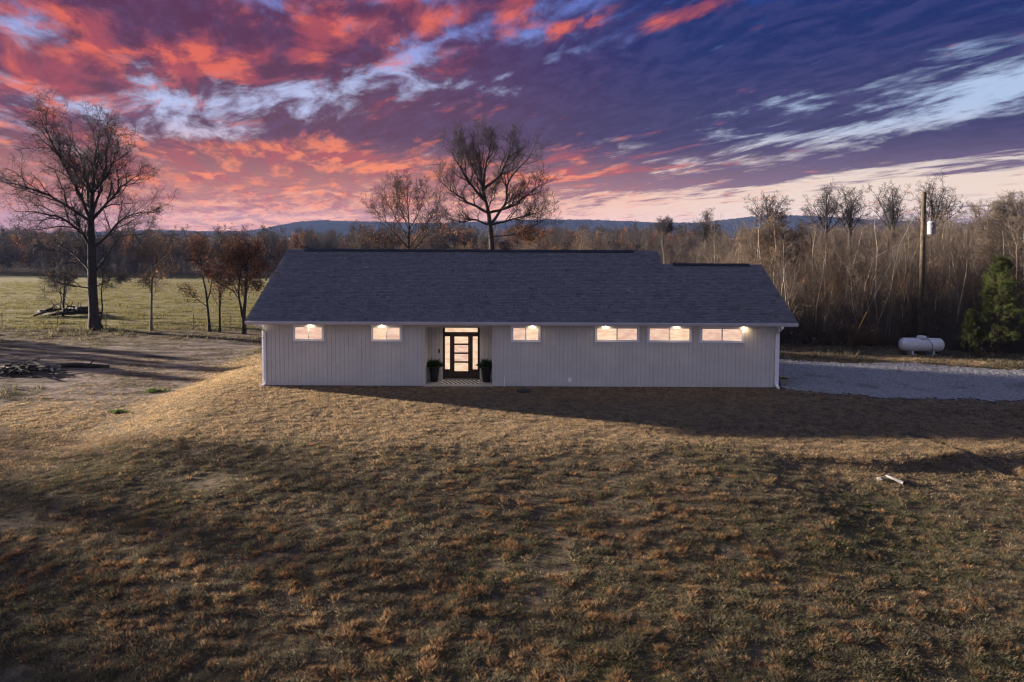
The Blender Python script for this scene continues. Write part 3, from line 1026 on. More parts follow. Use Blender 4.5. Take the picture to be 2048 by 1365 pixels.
# lit eave lamps: small downlights hanging from the soffit, each with its own light
for (x, k) in ((-9.46, 1.0), (-6.10, 1.0), (0.97, 0.8), (4.42, 1.0), (7.75, 1.0), (10.95, 0.9)):
    yl = HY0 - 0.12
    la = hobj(MB().lathe([(0.07, WALL_TOP - 0.003), (0.07, WALL_TOP - 0.02), (0.05, WALL_TOP - 0.024)], x, yl, 14), 'eave_lamp', 'trim')
    hobj(MB().lathe([(0.045, WALL_TOP - 0.025), (0.052, WALL_TOP - 0.032), (0.042, WALL_TOP - 0.044), (0.02, WALL_TOP - 0.05)], x, yl, 14), 'lens', 'lamp_lens', la, smooth=True)
    ld = bpy.data.lights.new('eave_light', 'SPOT')
    ld.energy = 5 * k
    ld.color = (1.0, 0.74, 0.42)
    ld.spot_size = R(168)
    ld.spot_blend = 1.0
    ld.shadow_soft_size = 0.09
    lo = bpy.data.objects.new('eave_light', ld)
    link(lo, la)
    lo.location = (x, yl - HY0, WALL_TOP - 0.10)


# ------------------------------------------------------------------ trees
def norm(v):
    return v / np.maximum(np.linalg.norm(v, axis=-1, keepdims=True), 1e-9)


def resample(pts, n):
    pts = np.asarray(pts, float)
    d = np.concatenate([[0], np.cumsum(np.linalg.norm(np.diff(pts, axis=0), axis=1))])
    t = np.linspace(0, d[-1], n)
    return np.stack([np.interp(t, d, pts[:, k]) for k in range(3)], -1)


def tubes(P, Rd, sides):
    """P (B,n,3) centre lines, Rd (B,n) radii -> verts, quads"""
    B, n, _ = P.shape
    T = norm(np.gradient(P, axis=1))
    ref = np.where(np.abs(T[..., 2:3]) < 0.9, np.array([0, 0, 1.0]), np.array([1.0, 0, 0]))
    ref = np.broadcast_to(ref[:, :1], T.shape)
    A = norm(np.cross(T, ref))
    Bv = np.cross(T, A)
    w = np.arange(sides) * 2 * math.pi / sides
    V = P[:, :, None, :] + Rd[:, :, None, None] * (A[:, :, None, :] * np.cos(w)[None, None, :, None] + Bv[:, :, None, :] * np.sin(w)[None, None, :, None])
    idx = np.arange(B * n * sides).reshape(B, n, sides)
    nx = np.roll(idx, -1, axis=2)
    f = np.stack([idx[:, :-1], nx[:, :-1], nx[:, 1:], idx[:, 1:]], -1).reshape(-1, 4)
    return V.reshape(-1, 3), f


def spawn(P, Rd, rg, kids, n, t0=0.3, t1=1.0, ang=(35, 60), ratio=0.5, rr=0.5, wob=0.15, up=0.15, droop=0.0, taper=0.3, Lmin=0.15, Lmax=99.0, lenfall=0.6, rmin=0.004, out=0.0, centre=None):
    """grow `kids` side branches of n points from every branch"""
    B, m, _ = P.shape
    L = np.linalg.norm(np.diff(P, axis=1), axis=2).sum(1)
    t = t0 + (t1 - t0) * ((np.arange(kids)[None, :] + rg.random((B, kids))) / kids)
    fi = t * (m - 1)
    i0 = np.clip(fi.astype(int), 0, m - 2)
    fr = (fi - i0)[..., None]
    bi = np.arange(B)[:, None]
    S0 = P[bi, i0] * (1 - fr) + P[bi, i0 + 1] * fr
    T = norm(P[bi, i0 + 1] - P[bi, i0])
    rp = Rd[bi, i0] * (1 - fr[..., 0]) + Rd[bi, i0 + 1] * fr[..., 0]
    ph = (np.arange(kids) * 2.4)[None, :] + rg.random((B, 1)) * 6.28 + rg.normal(0, 0.5, (B, kids))
    ref = np.where(np.abs(T[..., 2:3]) < 0.9, np.array([0, 0, 1.0]), np.array([1.0, 0, 0]))
    A = norm(np.cross(T, ref))
    Bv = np.cross(T, A)
    th = np.radians(ang[0] + (ang[1] - ang[0]) * rg.random((B, kids)))[..., None]
    D = T * np.cos(th) + (A * np.cos(ph)[..., None] + Bv * np.sin(ph)[..., None]) * np.sin(th)
    if centre is not None and out:
        D = D + norm(S0 - centre) * out
    D[..., 2] += up * 0.7
    D = norm(D)
    l = np.maximum(L[:, None] * ratio * (1 - lenfall * (t - t0) / (t1 - t0 + 1e-6)) * (0.7 + 0.6 * rg.random((B, kids))), Lmin)
    l = np.minimum(l, Lmax * (0.75 + 0.35 * rg.random(l.shape)))
    D, S0, l, rp = D.reshape(-1, 3), S0.reshape(-1, 3), l.ravel(), rp.ravel()
    K = len(l)
    Q = np.zeros((K, n, 3))
    Q[:, 0] = S0
    d = D.copy()
    for k in range(1, n):
        d = norm(d + rg.normal(0, wob, (K, 3)) + np.array([0, 0, up - droop]) * 0.35)
        Q[:, k] = Q[:, k - 1] + d * (l / (n - 1))[:, None]
    r_ = np.maximum(np.minimum(rp * rr, l * 0.035 + 0.004), rmin)
    Rr = r_[:, None] * np.linspace(1, taper, n)[None, :]
    return Q, Rr


def join_tubes(parts):
    vs, fs, k = [], [], 0
    for P, Rd, sd_ in parts:
        v, f = tubes(P, Rd, sd_)
        vs.append(v)
        fs.append(f + k)
        k += len(v)
    return np.concatenate(vs), np.concatenate(fs)


def leaf_faces(P, rg, count, size, spread=0.25):
    """dry leaves hanging round the ends of twigs"""
    B, n, _ = P.shape
    bi = rg.integers(0, B, count)
    ti = rg.integers(n // 2, n, count)
    c = P[bi, ti] + rg.normal(0, spread, (count, 3))
    a = norm(rg.normal(0, 1, (count, 3)))
    b_ = norm(np.cross(a, rg.normal(0, 1, (count, 3))))
    s_ = (size * (0.6 + 0.8 * rg.random(count)))[:, None]
    v = np.stack([c - a * s_, c + b_ * s_ * 0.5, c + a * s_, c - b_ * s_ * 0.5], 1).reshape(-1, 3)
    f = np.arange(count * 4).reshape(-1, 4)
    return v, f


def pobj(name, vf, mat, parent, loc=None, smooth=False, kind=None):
    o = link(bpy.data.objects.new(name, np_mesh(name, vf[0], [vf[1]], mat, smooth)), parent)
    if kind:
        o['kind'] = kind
    return o


def traced_tree(name, label, group, base, depth, trunk, limbs, seed, jitter=1.0, mats=('bark_dark', 'twig_dark'), kid=(9, 7, 5, 4), leaves=None, twig=0.010, up=0.2, wob=0.2, extra=0.7, cat='tree', span=3.0):
    """a tree whose trunk and main limbs follow given lines (pixel pairs at one depth), with limbs also leaning towards and away"""
    rg = np.random.default_rng(seed)
    bx, by = base
    t = thing(name, label, cat, (bx, by, float(ground_z(bx, by))), group)
    z0 = float(ground_z(bx, by))

    def w(px, py, dy=0.0):
        p = at(px, py, depth)
        return np.array([p[0] - bx, p[1] - by + dy, p[2] - z0])
    tr = resample(resample([w(a, b_) for a, b_, _ in trunk], 60)[:56], 16)
    tr[0] = (tr[0][0] * 0.3, 0, -0.15)
    tr[:, 1] += np.cumsum(rg.normal(0, 0.05, 16)) * np.linspace(0, 1, 16)
    rad = np.interp(np.linspace(0, 1, 16), np.linspace(0, 1, len(trunk)), [r_ for _, _, r_ in trunk])
    rad *= 0.88
    rad[0] *= 1.35
    pobj('trunk', tubes(tr[None], rad[None], 10), mats[0], t, smooth=True)
    LP, LR = [], []
    for li, (pts, r_) in enumerate(limbs):
        n = len(pts)
        lean = rg.normal(0, 1) * jitter if n > 1 else 0
        L = np.hypot(pts[-1][0] - pts[0][0], pts[-1][1] - pts[0][1]) / F * depth
        q = resample(resample([w(a, b_, lean * 0.28 * L * (k / (n - 1)) ** 1.2) for k, (a, b_) in enumerate(pts)], 57)[:48], 14)
        # start on the trunk's own axis
        d2 = np.linalg.norm(tr - q[0], axis=1)
        j = int(np.argmin(d2))
        q = q + (tr[j] - q[0]) * np.linspace(1, 0, 14)[:, None] ** 2 * (1 if d2[j] < 1.2 else 0)
        q[1:] += np.cumsum(rg.normal(0, 0.012 * L, (13, 3)), axis=0) * 0.5
        rr_ = r_ * 0.82 * np.linspace(1, 0.16, 14)
        pobj('limb', tubes(q[None], rr_[None], 7), mats[0], t, smooth=True)
        LP.append(q)
        LR.append(rr_)
    # limbs that come forward and go back from the trunk
    P0, R0 = np.stack(LP), np.stack(LR)
    ex, er = spawn(tr[None], rad[None], rg, int(len(limbs) * extra) + 1, 14, 0.30, 0.72, (38, 62), 0.34, 0.42, 0.10, 0.22, lenfall=0.5, Lmax=span * 1.5)
    sel = np.abs(norm(ex[:, -1] - ex[:, 0])[:, 1]) > 0.45
    if sel.any():
        for q, r_ in zip(ex[sel], er[sel]):
            pobj('limb', tubes(q[None], r_[None], 6), mats[0], t, smooth=True)
        P0, R0 = np.concatenate([P0, ex[sel]]), np.concatenate([R0, er[sel]])
    P0, R0 = np.concatenate([P0, resample(tr[8:], 14)[None]]), np.concatenate([R0, np.interp(np.linspace(8, 15, 14), np.arange(16), rad)[None]])
    c1, r1 = spawn(P0, R0, rg, kid[0], 9, 0.22, 0.98, (26, 55), 0.5, 0.6, wob * 0.8, up, lenfall=0.35, rmin=twig * 1.6, Lmax=span)
    c2, r2 = spawn(c1, r1, rg, kid[1], 6, 0.15, 1.0, (32, 68), 0.5, 0.6, wob * 1.5, up * 0.6, lenfall=0.3, rmin=twig * 1.2, Lmax=span * 0.5)
    c3, r3 = spawn(c2, r2, rg, kid[2], 4, 0.15, 1.0, (32, 72), 0.55, 0.65, wob * 1.7, up * 0.4, lenfall=0.4, rmin=twig * 0.95, Lmin=0.25)
    parts = [(c1, r1, 5), (c2, r2, 3), (c3, r3, 3)]
    tips = c3
    if kid[3]:
        c4, r4 = spawn(c3, r3, rg, kid[3], 3, 0.3, 1.0, (32, 72), 0.65, 0.7, wob * 1.7, up * 0.3, lenfall=0.3, rmin=twig * 0.75, Lmin=0.2)
        parts.append((c4, r4, 3))
        tips = c4
    pobj('crown', join_tubes(parts), mats[1], t)
    if leaves:
        mat, cnt, size, zmax = leaves
        low = tips[tips[:, -1, 2] < zmax]
        if len(low):
            pobj('dry_leaves', leaf_faces(low, rg, cnt, size), mat, t, kind='stuff')
    return t


# the big bare oak at the left
traced_tree('oak_tree', 'tall bare oak with a thick dark trunk and wide crown against the red sky', 'bare oaks', (-35.0, 57.0), 57.0,
            [(189, 657, 0.50), (187, 620, 0.42), (184, 560, 0.39), (183, 500, 0.36), (182, 460, 0.31), (184, 400, 0.21), (187, 350, 0.14), (196, 290, 0.08), (204, 225, 0.03)],
            [([(182, 448), (160, 400), (134, 345), (100, 300), (60, 262), (20, 245)], 0.22),
             ([(180, 445), (150, 420), (110, 390), (60, 375), (10, 362), (-14, 366)], 0.18),
             ([(160, 400), (150, 340), (130, 290), (112, 240)], 0.11),
             ([(183, 440), (172, 380), (160, 320), (152, 262), (148, 210)], 0.16),
             ([(184, 430), (205, 375), (222, 320), (228, 265), (222, 215)], 0.16),
             ([(185, 450), (215, 410), (245, 370), (280, 345), (318, 342)], 0.18),
             ([(205, 385), (230, 350), (252, 300), (262, 262)], 0.10),
             ([(183, 505), (160, 470), (120, 440), (70, 425), (20, 428), (-8, 446)], 0.17),
             ([(183, 508), (210, 480), (238, 440), (275, 428), (322, 436)], 0.16),
             ([(184, 545), (150, 520), (105, 495), (60, 480), (25, 478)], 0.14),
             ([(183, 545), (210, 505), (222, 470), (262, 465), (296, 492)], 0.12),
             ([(186, 585), (150, 575), (110, 562), (70, 566)], 0.08),
             ([(186, 580), (215, 562), (252, 556)], 0.07)],
            21, kid=(13, 9, 6, 2), twig=0.0105, extra=0.4, span=3.1, up=0.14, leaves=('oak_leaf', 220, 0.07, 13.0))
# a thin stem grown up beside the oak
traced_tree('sapling', 'thin bent bare sapling beside the trunk of the tall left oak', None, (-34.1, 57.0), 57.0,
            [(199, 656, 0.09), (205, 620, 0.07), (203, 580, 0.055), (207, 545, 0.04), (206, 500, 0.02)],
            [([(203, 590), (215, 570), (228, 556)], 0.03), ([(205, 560), (195, 540), (190, 520)], 0.03), ([(206, 545), (222, 520), (232, 500)], 0.03)], 5, kid=(6, 5, 3, 0))
# oaks right behind the house
traced_tree('oak_tree', 'tallest bare oak behind the house, its fan of limbs above the ridge', 'bare oaks', (-2.6, 63.0), 63.0,
            [(988, 640, 0.42), (986, 540, 0.40), (982, 470, 0.36), (978, 430, 0.30), (972, 405, 0.26), (966, 385, 0.2), (961, 340, 0.12), (958, 300, 0.07), (955, 258, 0.03)],
            [([(974, 415), (950, 380), (930, 345), (906, 310), (895, 285)], 0.2),
             ([(966, 390), (948, 340), (930, 300), (920, 270)], 0.12),
             ([(964, 380), (972, 330), (982, 290), (980, 250)], 0.14),
             ([(966, 386), (998, 355), (1014, 310), (1020, 268), (1016, 246)], 0.18),
             ([(980, 440), (1010, 400), (1012, 360), (1040, 320), (1066, 290), (1082, 272)], 0.19),
             ([(978, 418), (940, 405), (905, 385), (880, 362), (866, 352)], 0.17),
             ([(980, 435), (1030, 410), (1060, 385), (1090, 365), (1108, 372)], 0.17),
             ([(984, 452), (950, 440), (912, 444), (880, 425)], 0.13),
             ([(984, 455), (1030, 440), (1075, 428), (1110, 410)], 0.14),
             ([(984, 470), (1040, 470), (1085, 442), (1118, 430)], 0.09)],
            33, kid=(12, 9, 6, 2), twig=0.0115, extra=0.4, span=2.9, leaves=('oak_leaf', 1500, 0.09, 8.6), up=0.34)
traced_tree('oak_tree', 'rounded bare tree left of the tallest one behind the house', 'bare oaks', (-10.4, 70.0), 70.0,
            [(818, 640, 0.25), (818, 560, 0.22), (817, 490, 0.18), (818, 455, 0.13), (816, 420, 0.09), (814, 390, 0.05), (815, 352, 0.02)],
            [([(817, 500), (790, 470), (765, 440), (738, 425), (728, 430)], 0.10),
             ([(817, 480), (795, 440), (775, 400), (765, 370)], 0.09),
             ([(818, 460), (800, 410), (795, 370), (798, 350)], 0.08),
             ([(817, 470), (836, 430), (846, 390), (845, 356)], 0.08),
             ([(817, 490), (845, 450), (866, 410), (870, 380)], 0.09),
             ([(817, 510), (850, 475), (880, 450), (885, 430)], 0.08),
             ([(817, 520), (780, 505), (750, 480), (735, 465)], 0.07)],
            44, kid=(11, 8, 6, 2), twig=0.0115, extra=0.5, span=2.6, leaves=('oak_leaf', 500, 0.08, 9.0), up=0.36)

# small trees along the fence left of the house
for i, (nm, lab, px, pyb, Y, trunk, limbs, lv, sd_) in enumerate([
    ('young_oak', 'slender young oak with brown tips standing alone between the big oak and the house', 303, 660, 56.5,
     [(302, 660, 0.13), (303, 620, 0.11), (304, 580, 0.10), (306, 545, 0.085), (312, 510, 0.05), (322, 478, 0.02)],
     [([(305, 560), (330, 548), (352, 542)], 0.04), ([(303, 575), (290, 565), (284, 556)], 0.03), ([(306, 545), (300, 515), (304, 488)], 0.05), ([(308, 535), (335, 505), (345, 485)], 0.05), ([(306, 540), (290, 520), (284, 500)], 0.04)], ('tan_leaf', 900, 0.075, 20.0), 1),
    ('young_oak', 'forked young tree with one long low limb reaching left near the house', 418, 660, 56.0,
     [(419, 660, 0.14), (416, 620, 0.11), (413, 580, 0.09), (407, 545, 0.07), (405, 510, 0.05), (410, 475, 0.02)],
     [([(417, 612), (395, 600), (375, 585), (358, 575)], 0.045), ([(415, 600), (420, 560), (424, 520), (430, 485)], 0.07), ([(408, 550), (392, 525), (385, 500)], 0.04), ([(405, 520), (395, 500), (398, 480)], 0.03)], ('oak_leaf', 1300, 0.075, 20.0), 2),
    ('young_oak', 'thin double stemmed young tree holding brown leaves in the fence row', 438, 661, 55.6,
     [(440, 661, 0.10), (439, 620, 0.085), (438, 580, 0.07), (440, 540, 0.05), (443, 500, 0.02)],
     [([(440, 650), (433, 610), (432, 570), (428, 530)], 0.07), ([(438, 590), (455, 570), (468, 558)], 0.04), ([(439, 570), (425, 552), (415, 540)], 0.04), ([(440, 550), (455, 525), (460, 505)], 0.035)], ('oak_leaf', 1500, 0.08, 20.0), 3),
    ('young_oak', 'leafy brown oak with a forked trunk closest to the left end of the house', 487, 664, 54.8,
     [(489, 664, 0.19), (488, 630, 0.15), (491, 590, 0.13), (494, 555, 0.12), (497, 515, 0.08), (500, 474, 0.02)],
     [([(488, 655), (482, 620), (476, 580), (474, 540), (476, 500), (478, 476)], 0.13), ([(494, 560), (515, 545), (530, 530)], 0.06), ([(494, 550), (480, 520), (462, 505)], 0.05), ([(492, 575), (512, 568), (528, 572)], 0.04), ([(496, 530), (515, 505), (524, 490)], 0.05), ([(476, 560), (460, 540), (448, 528)], 0.05), ([(475, 530), (462, 500), (458, 480)], 0.05)], ('oak_leaf', 5200, 0.08, 20.0), 4),
]):
    b_ = at(px, pyb, Y)
    traced_tree(nm, lab, 'young trees in the fence row', (b_[0], Y), Y, trunk, limbs, 60 + sd_, kid=(9, 6, 4, 0), twig=0.010, leaves=lv, extra=0.8, mats=('bark_pale', 'twig_pale') if i == 0 else ('bark_dark', 'twig_dark'))
b_ = at(125, 628, 66)
traced_tree('small_tree', 'small many stemmed bare tree growing out of the log pile', None, (b_[0], 66.0), 66.0,
            [(127, 630, 0.12), (127, 600, 0.10), (129, 570, 0.08), (132, 540, 0.04), (134, 510, 0.02)],
            [([(127, 612), (117, 585), (112, 550), (104, 520)], 0.07), ([(127, 605), (140, 575), (148, 540)], 0.06), ([(127, 590), (110, 570), (92, 556)], 0.05), ([(128, 575), (145, 560), (165, 550)], 0.05)], 71, kid=(9, 6, 4, 0), twig=0.011)

# bare trees standing up out of the right-hand woods
SKYL = [
    ('forked bare tree with tufted tops on the skyline right of the house', 1412, 420, 110, 66, 80, 0, 411),
    ('small bare tree barely above the brown woods, first right of the roof', 1331, 436, 125, 50, 40, 1, 412),
    ('umbrella shaped bare oak on the skyline above the low roof', 1540, 388, 105, 84, 82, 2, 413),
    ('broad bare oak, left one of a close pair on the skyline', 1652, 370, 92, 100, 115, 0, 414),
    ('rounded bare oak, right one of a close pair on the skyline', 1700, 380, 95, 82, 100, 1, 415),
    ('bare oak just left of the utility pole top on the skyline', 1785, 372, 86, 86, 120, 2, 416),
    ('tallest bare oak behind the utility pole', 1868, 360, 84, 120, 120, 0, 417),
]
for (lab, px, pyt, Y, wid, hgt, form, sd_) in SKYL:
    rg = np.random.default_rng(sd_)
    yb = 520
    cx_ = px
    a = []
    k = 7
    for j in range(k):
        f_ = (j + 0.5) / k * 2 - 1
        tip_x = cx_ + f_ * wid * 0.5
        tip_y = pyt + (abs(f_) ** (2.2 if form != 0 else 1.3)) * hgt * (0.42 if form else 0.5) + rg.normal(0, 4)
        y0 = pyt + hgt * (0.75 + 0.25 * rg.random())
        a.append(([(cx_ + rg.normal(0, 1), y0), (cx_ + f_ * wid * 0.16, y0 - (y0 - tip_y) * 0.38), (cx_ + f_ * wid * 0.36, y0 - (y0 - tip_y) * 0.7), (tip_x, tip_y)], 0.15 * Y / 90))
    b_ = at(px, yb, Y)
    traced_tree('oak_tree', lab, 'bare oaks above the right woods', (b_[0], Y), Y,
                [(cx_, yb, 0.36), (cx_ + rg.normal(0, 3), 470, 0.30), (cx_, pyt + hgt * 0.85, 0.24), (cx_ + rg.normal(0, 4), pyt + hgt * 0.4, 0.10), (cx_ + rg.normal(0, 6), pyt + 4, 0.03)],
                a, sd_, kid=(7, 6, 5, 2), twig=0.015, extra=0.3, span=2.2, up=0.1)
traced_tree('broad_tree', 'wide bowl shaped bare tree at the right edge above the pine', None, (39.0, 52.0), 52.0,
            [(2046, 700, 0.30), (2044, 620, 0.27), (2040, 560, 0.23), (2032, 512, 0.18), (2025, 482, 0.1), (2020, 444, 0.05), (2020, 406, 0.02)],
            [([(2036, 530), (2005, 497), (1975, 471), (1950, 459)], 0.13), ([(2040, 545), (2065, 505), (2085, 471)], 0.13), ([(2030, 505), (2000, 467), (1978, 436), (1965, 417)], 0.11),
             ([(2026, 490), (2008, 452), (1998, 421), (1995, 403)], 0.09), ([(2030, 505), (2045, 459), (2050, 421), (2048, 400)], 0.11), ([(2036, 520), (2070, 474), (2090, 429)], 0.1), ([(2040, 560), (1995, 520), (1960, 505), (1945, 497)], 0.09)],
            91, kid=(11, 8, 5, 3), twig=0.013, mats=('bark_pale', 'twig_pale'), up=0.3)
traced_tree('broad_tree', 'spreading brown tree just past the right end of the roof', None, (19.8, 52.0), 52.0,
            [(1545, 640, 0.24), (1547, 590, 0.22), (1543, 540, 0.18), (1540, 500, 0.1), (1535, 465, 0.05), (1532, 440, 0.02)],
            [([(1544, 545), (1520, 510), (1495, 490), (1470, 480)], 0.11), ([(1545, 560), (1515, 535), (1490, 520), (1468, 518)], 0.09), ([(1543, 540), (1565, 500), (1590, 470), (1600, 455)], 0.11),
             ([(1542, 520), (1525, 485), (1512, 460)], 0.08), ([(1544, 550), (1580, 520), (1605, 505)], 0.08), ([(1541, 510), (1556, 470), (1562, 445)], 0.07)],
            92, kid=(10, 8, 5, 2), twig=0.013, mats=('bark_pale', 'twig_pale'), up=0.22, leaves=('tan_leaf', 1500, 0.07, 30))


# generic bare saplings for the thicket: a few shapes, many standing copies
def sapling_meshes(seed, h, r_, kids, mats, twig, spread=0.33, t0=0.3, ang=(28, 50), leaf=None):
    rg = np.random.default_rng(seed)
    n = 14
    tr = np.zeros((n, 3))
    d = norm(np.array([rg.normal(0, 0.12), rg.normal(0, 0.12), 1.0]))
    for k in range(1, n):
        d = norm(d + rg.normal(0, 0.10, 3) + np.array([0, 0, 0.2]))
        tr[k] = tr[k - 1] + d * h / (n - 1)
    tr[0, 2] = -0.25
    rad = r_ * np.linspace(1, 0.12, n)
    rad[0] *= 1.3
    t_ = tubes(tr[None], rad[None], 7)
    c1, r1 = spawn(tr[None], rad[None], rg, kids[0], 8, t0, 0.97, ang, spread, 0.45, 0.16, 0.16, lenfall=0.6, rmin=twig * 1.4)
    c2, r2 = spawn(c1, r1, rg, kids[1], 5, 0.15, 1.0, (32, 65), 0.5, 0.6, 0.24, 0.10, lenfall=0.45, rmin=twig)
    c3, r3 = spawn(c2, r2, rg, kids[2], 3, 0.2, 1.0, (32, 70), 0.6, 0.7, 0.26, 0.08, lenfall=0.3, rmin=twig * 0.8, Lmin=0.25)
    cr = join_tubes([(c1, r1, 4), (c2, r2, 3), (c3, r3, 3)])
    m1 = np_mesh('trunk', t_[0], [t_[1]], mats[0], True)
    m2 = np_mesh('crown', cr[0], [cr[1]], mats[1])
    m3 = None
    if leaf:
        lf = leaf_faces(c3, rg, leaf[1], leaf[2])
        m3 = np_mesh('dry_leaves', lf[0], [lf[1]], leaf[0])
    return m1, m2, m3


def plant(ms, name, label, cat, group, loc, rz, s_):
    t = thing(name, label, cat, loc, group, rz)
    t.scale = (s_, s_, s_)
    link(bpy.data.objects.new('trunk', ms[0]), t)
    link(bpy.data.objects.new('crown', ms[1]), t)
    if ms[2]:
        o = link(bpy.data.objects.new('dry_leaves', ms[2]), t)
        o['kind'] = 'stuff'
    return t


THIN = [sapling_meshes(200 + k, 9.0 + k % 3, 0.08 + 0.015 * (k % 4), (19, 6, 4), ('bark_pale', 'twig_pale'), 0.009, 0.30, ang=(38, 66), t0=0.2 + 0.06 * (k % 3)) for k in range(6)]
LEAFY = [sapling_meshes(230 + k, 7.0 + k, 0.08, (20, 6, 4), ('bark_pale', 'twig_pale'), 0.009, ang=(36, 64), t0=0.18, leaf=('tan_leaf', 900, 0.05)) for k in range(2)]
MID = [sapling_meshes(260 + k, 12.0 + k, 0.17, (22, 8, 5), ('bark_dark', 'twig_mid'), 0.015, 0.36, 0.25, (36, 66)) for k in range(4)]


def wood_edge(x):
    """front of the right-hand woods"""
    return np.interp(x, [14, 20, 26, 30, 45], [46.0, 45.0, 43.4, 41.6, 39.0])


def wood_height(x, y):
    ztop_px = np.interp(proj((x, y, 0))[0], [1280, 1400, 1500, 1600, 1750, 1850, 1950, 2100], [478, 474, 468, 460, 446, 432, 436, 420])
    return at(1700, ztop_px, y)[2] - float(ground_z(x, y))


rt = np.random.default_rng(31)
for k in range(195):          # front ranks
    x = 14.5 + 30 * rt.random()
    y = wood_edge(x) + 0.2 + 9 * rt.random() ** 1.7
    if abs(x - 26.1) < 1.5 and y < 44.6:
        continue
    if abs(x - 29.8) < 2.2 and y < 44.0:
        continue
    leafy = rt.random() < 0.2
    ms = LEAFY[rt.integers(2)] if leafy else THIN[rt.integers(6)]
    plant(ms, 'sapling', 'spindly pale trunked sapling holding a few tan leaves in the thicket right of the house' if leafy else 'spindly bare pale trunked sapling in the thicket right of the house', 'tree',
          'saplings with tan leaves in the right thicket' if leafy else 'bare saplings in the right thicket', (x, y, float(ground_z(x, y))), rt.random() * 6.28, wood_height(x, y) * (0.72 + 0.32 * rt.random()) * (0.85 if y < wood_edge(x) + 1.5 else 1.0) / 9.5)
for k in range(95):           # deeper woods
    y = 52 + 50 * rt.random() ** 1.2
    lo = 12 + (y - 50) * 0.12
    hi = 0.80 * y + 4
    x = lo + (hi - lo) * rt.random()
    if x < 34 and y > 85 and proj((x, y, 0))[0] < 1500:
        continue
    ztop_px = np.interp(proj((x, y, 0))[0], [1280, 1400, 1500, 1600, 1750, 1850, 1950, 2100], [480, 474, 464, 452, 436, 420, 424, 404])
    zt_ = at(1700, ztop_px, y)[2]
    zg = float(ground_z(x, y))
    hh = (zt_ - zg) * (0.78 + 0.2 * rt.random())
    k4 = rt.integers(4)
    plant(MID[k4], 'woodland_tree', 'bare brown woodland tree deep in the woods right of the house', 'tree', 'bare trees deep in the right woods', (x, y, zg), rt.random() * 6.28, hh / (12.0 + k4))
# brown and bare trees between the house and the far field
for k in range(34):
    y = 66 + 50 * rt.random()
    px = 700 + 780 * rt.random()
    if 1380 < px < 1490 and y < 112:
        continue
    x = float(at(px, 470, y)[0])
    zg = float(ground_z(x, y))
    hh = (at(px, np.interp(px, [700, 1150, 1300, 1480], [472, 470, 462, 462]), y)[2] - zg) * (0.75 + 0.3 * rt.random())
    leafy = rt.random() < 0.35
    ms = LEAFY[rt.integers(2)] if leafy else MID[rt.integers(4)]
    plant(ms, 'woodland_tree', 'brown leaved tree rising behind the house roof' if leafy else 'bare brown tree rising behind the house roof', 'tree', 'brown trees behind the house' if leafy else 'bare trees behind the house', (x, y, zg), rt.random() * 6.28, hh / (8.0 if leafy else 13.0))


# ------------------------------------------------------------------ scatter of small growth (one object each)
def scatter(name, pts, scl, rot, idx, protos, kind='stuff'):
    """pts (N,3): instances of the proto objects on the points of one object"""
    me = bpy.data.meshes.new(name)
    me.vertices.add(len(pts))
    me.vertices.foreach_set('co', np.ascontiguousarray(pts, np.float32).ravel())
    for an, arr, tp in (('scl', scl, 'FLOAT'), ('rz', rot, 'FLOAT'), ('pick', idx, 'INT')):
        a = me.attributes.new(an, tp, 'POINT')
        a.data.foreach_set('value', np.ascontiguousarray(arr, np.float32 if tp == 'FLOAT' else np.int32))
    o = link(bpy.data.objects.new(name, me))
    o['kind'] = kind
    ng = bpy.data.node_groups.new(name, 'GeometryNodeTree')
    ng.interface.new_socket('Geometry', in_out='INPUT', socket_type='NodeSocketGeometry')
    ng.interface.new_socket('Geometry', in_out='OUTPUT', socket_type='NodeSocketGeometry')
    N, Lk = ng.nodes, ng.links
    gi, go = N.new('NodeGroupInput'), N.new('NodeGroupOutput')
    jn = N.new('GeometryNodeJoinGeometry')

    def named(nm, tp):
        q = N.new('GeometryNodeInputNamedAttribute')
        q.data_type = tp
        q.inputs['Name'].default_value = nm
        return q.outputs['Attribute']
    sc_, rz_, pk_ = named('scl', 'FLOAT'), named('rz', 'FLOAT'), named('pick', 'INT')
    cb = N.new('ShaderNodeCombineXYZ')
    Lk.new(rz_, cb.inputs[2])
    for k, po in enumerate(protos):
        oi = N.new('GeometryNodeObjectInfo')
        oi.inputs['Object'].default_value = po
        oi.inputs['As Instance'].default_value = True
        ip = N.new('GeometryNodeInstanceOnPoints')
        cmp_ = N.new('FunctionNodeCompare')
        cmp_.data_type = 'INT'
        cmp_.operation = 'EQUAL'
        Lk.new(pk_, cmp_.inputs[2])
        cmp_.inputs[3].default_value = k
        Lk.new(gi.outputs[0], ip.inputs['Points'])
        Lk.new(cmp_.outputs[0], ip.inputs['Selection'])
        Lk.new(oi.outputs['Geometry'], ip.inputs['Instance'])
        Lk.new(cb.outputs[0], ip.inputs['Rotation'])
        Lk.new(sc_, ip.inputs['Scale'])
        Lk.new(ip.outputs[0], jn.inputs[0])
    Lk.new(jn.outputs[0], go.inputs[0])
    md = o.modifiers.new('scatter', 'NODES')
    md.node_group = ng
    return o


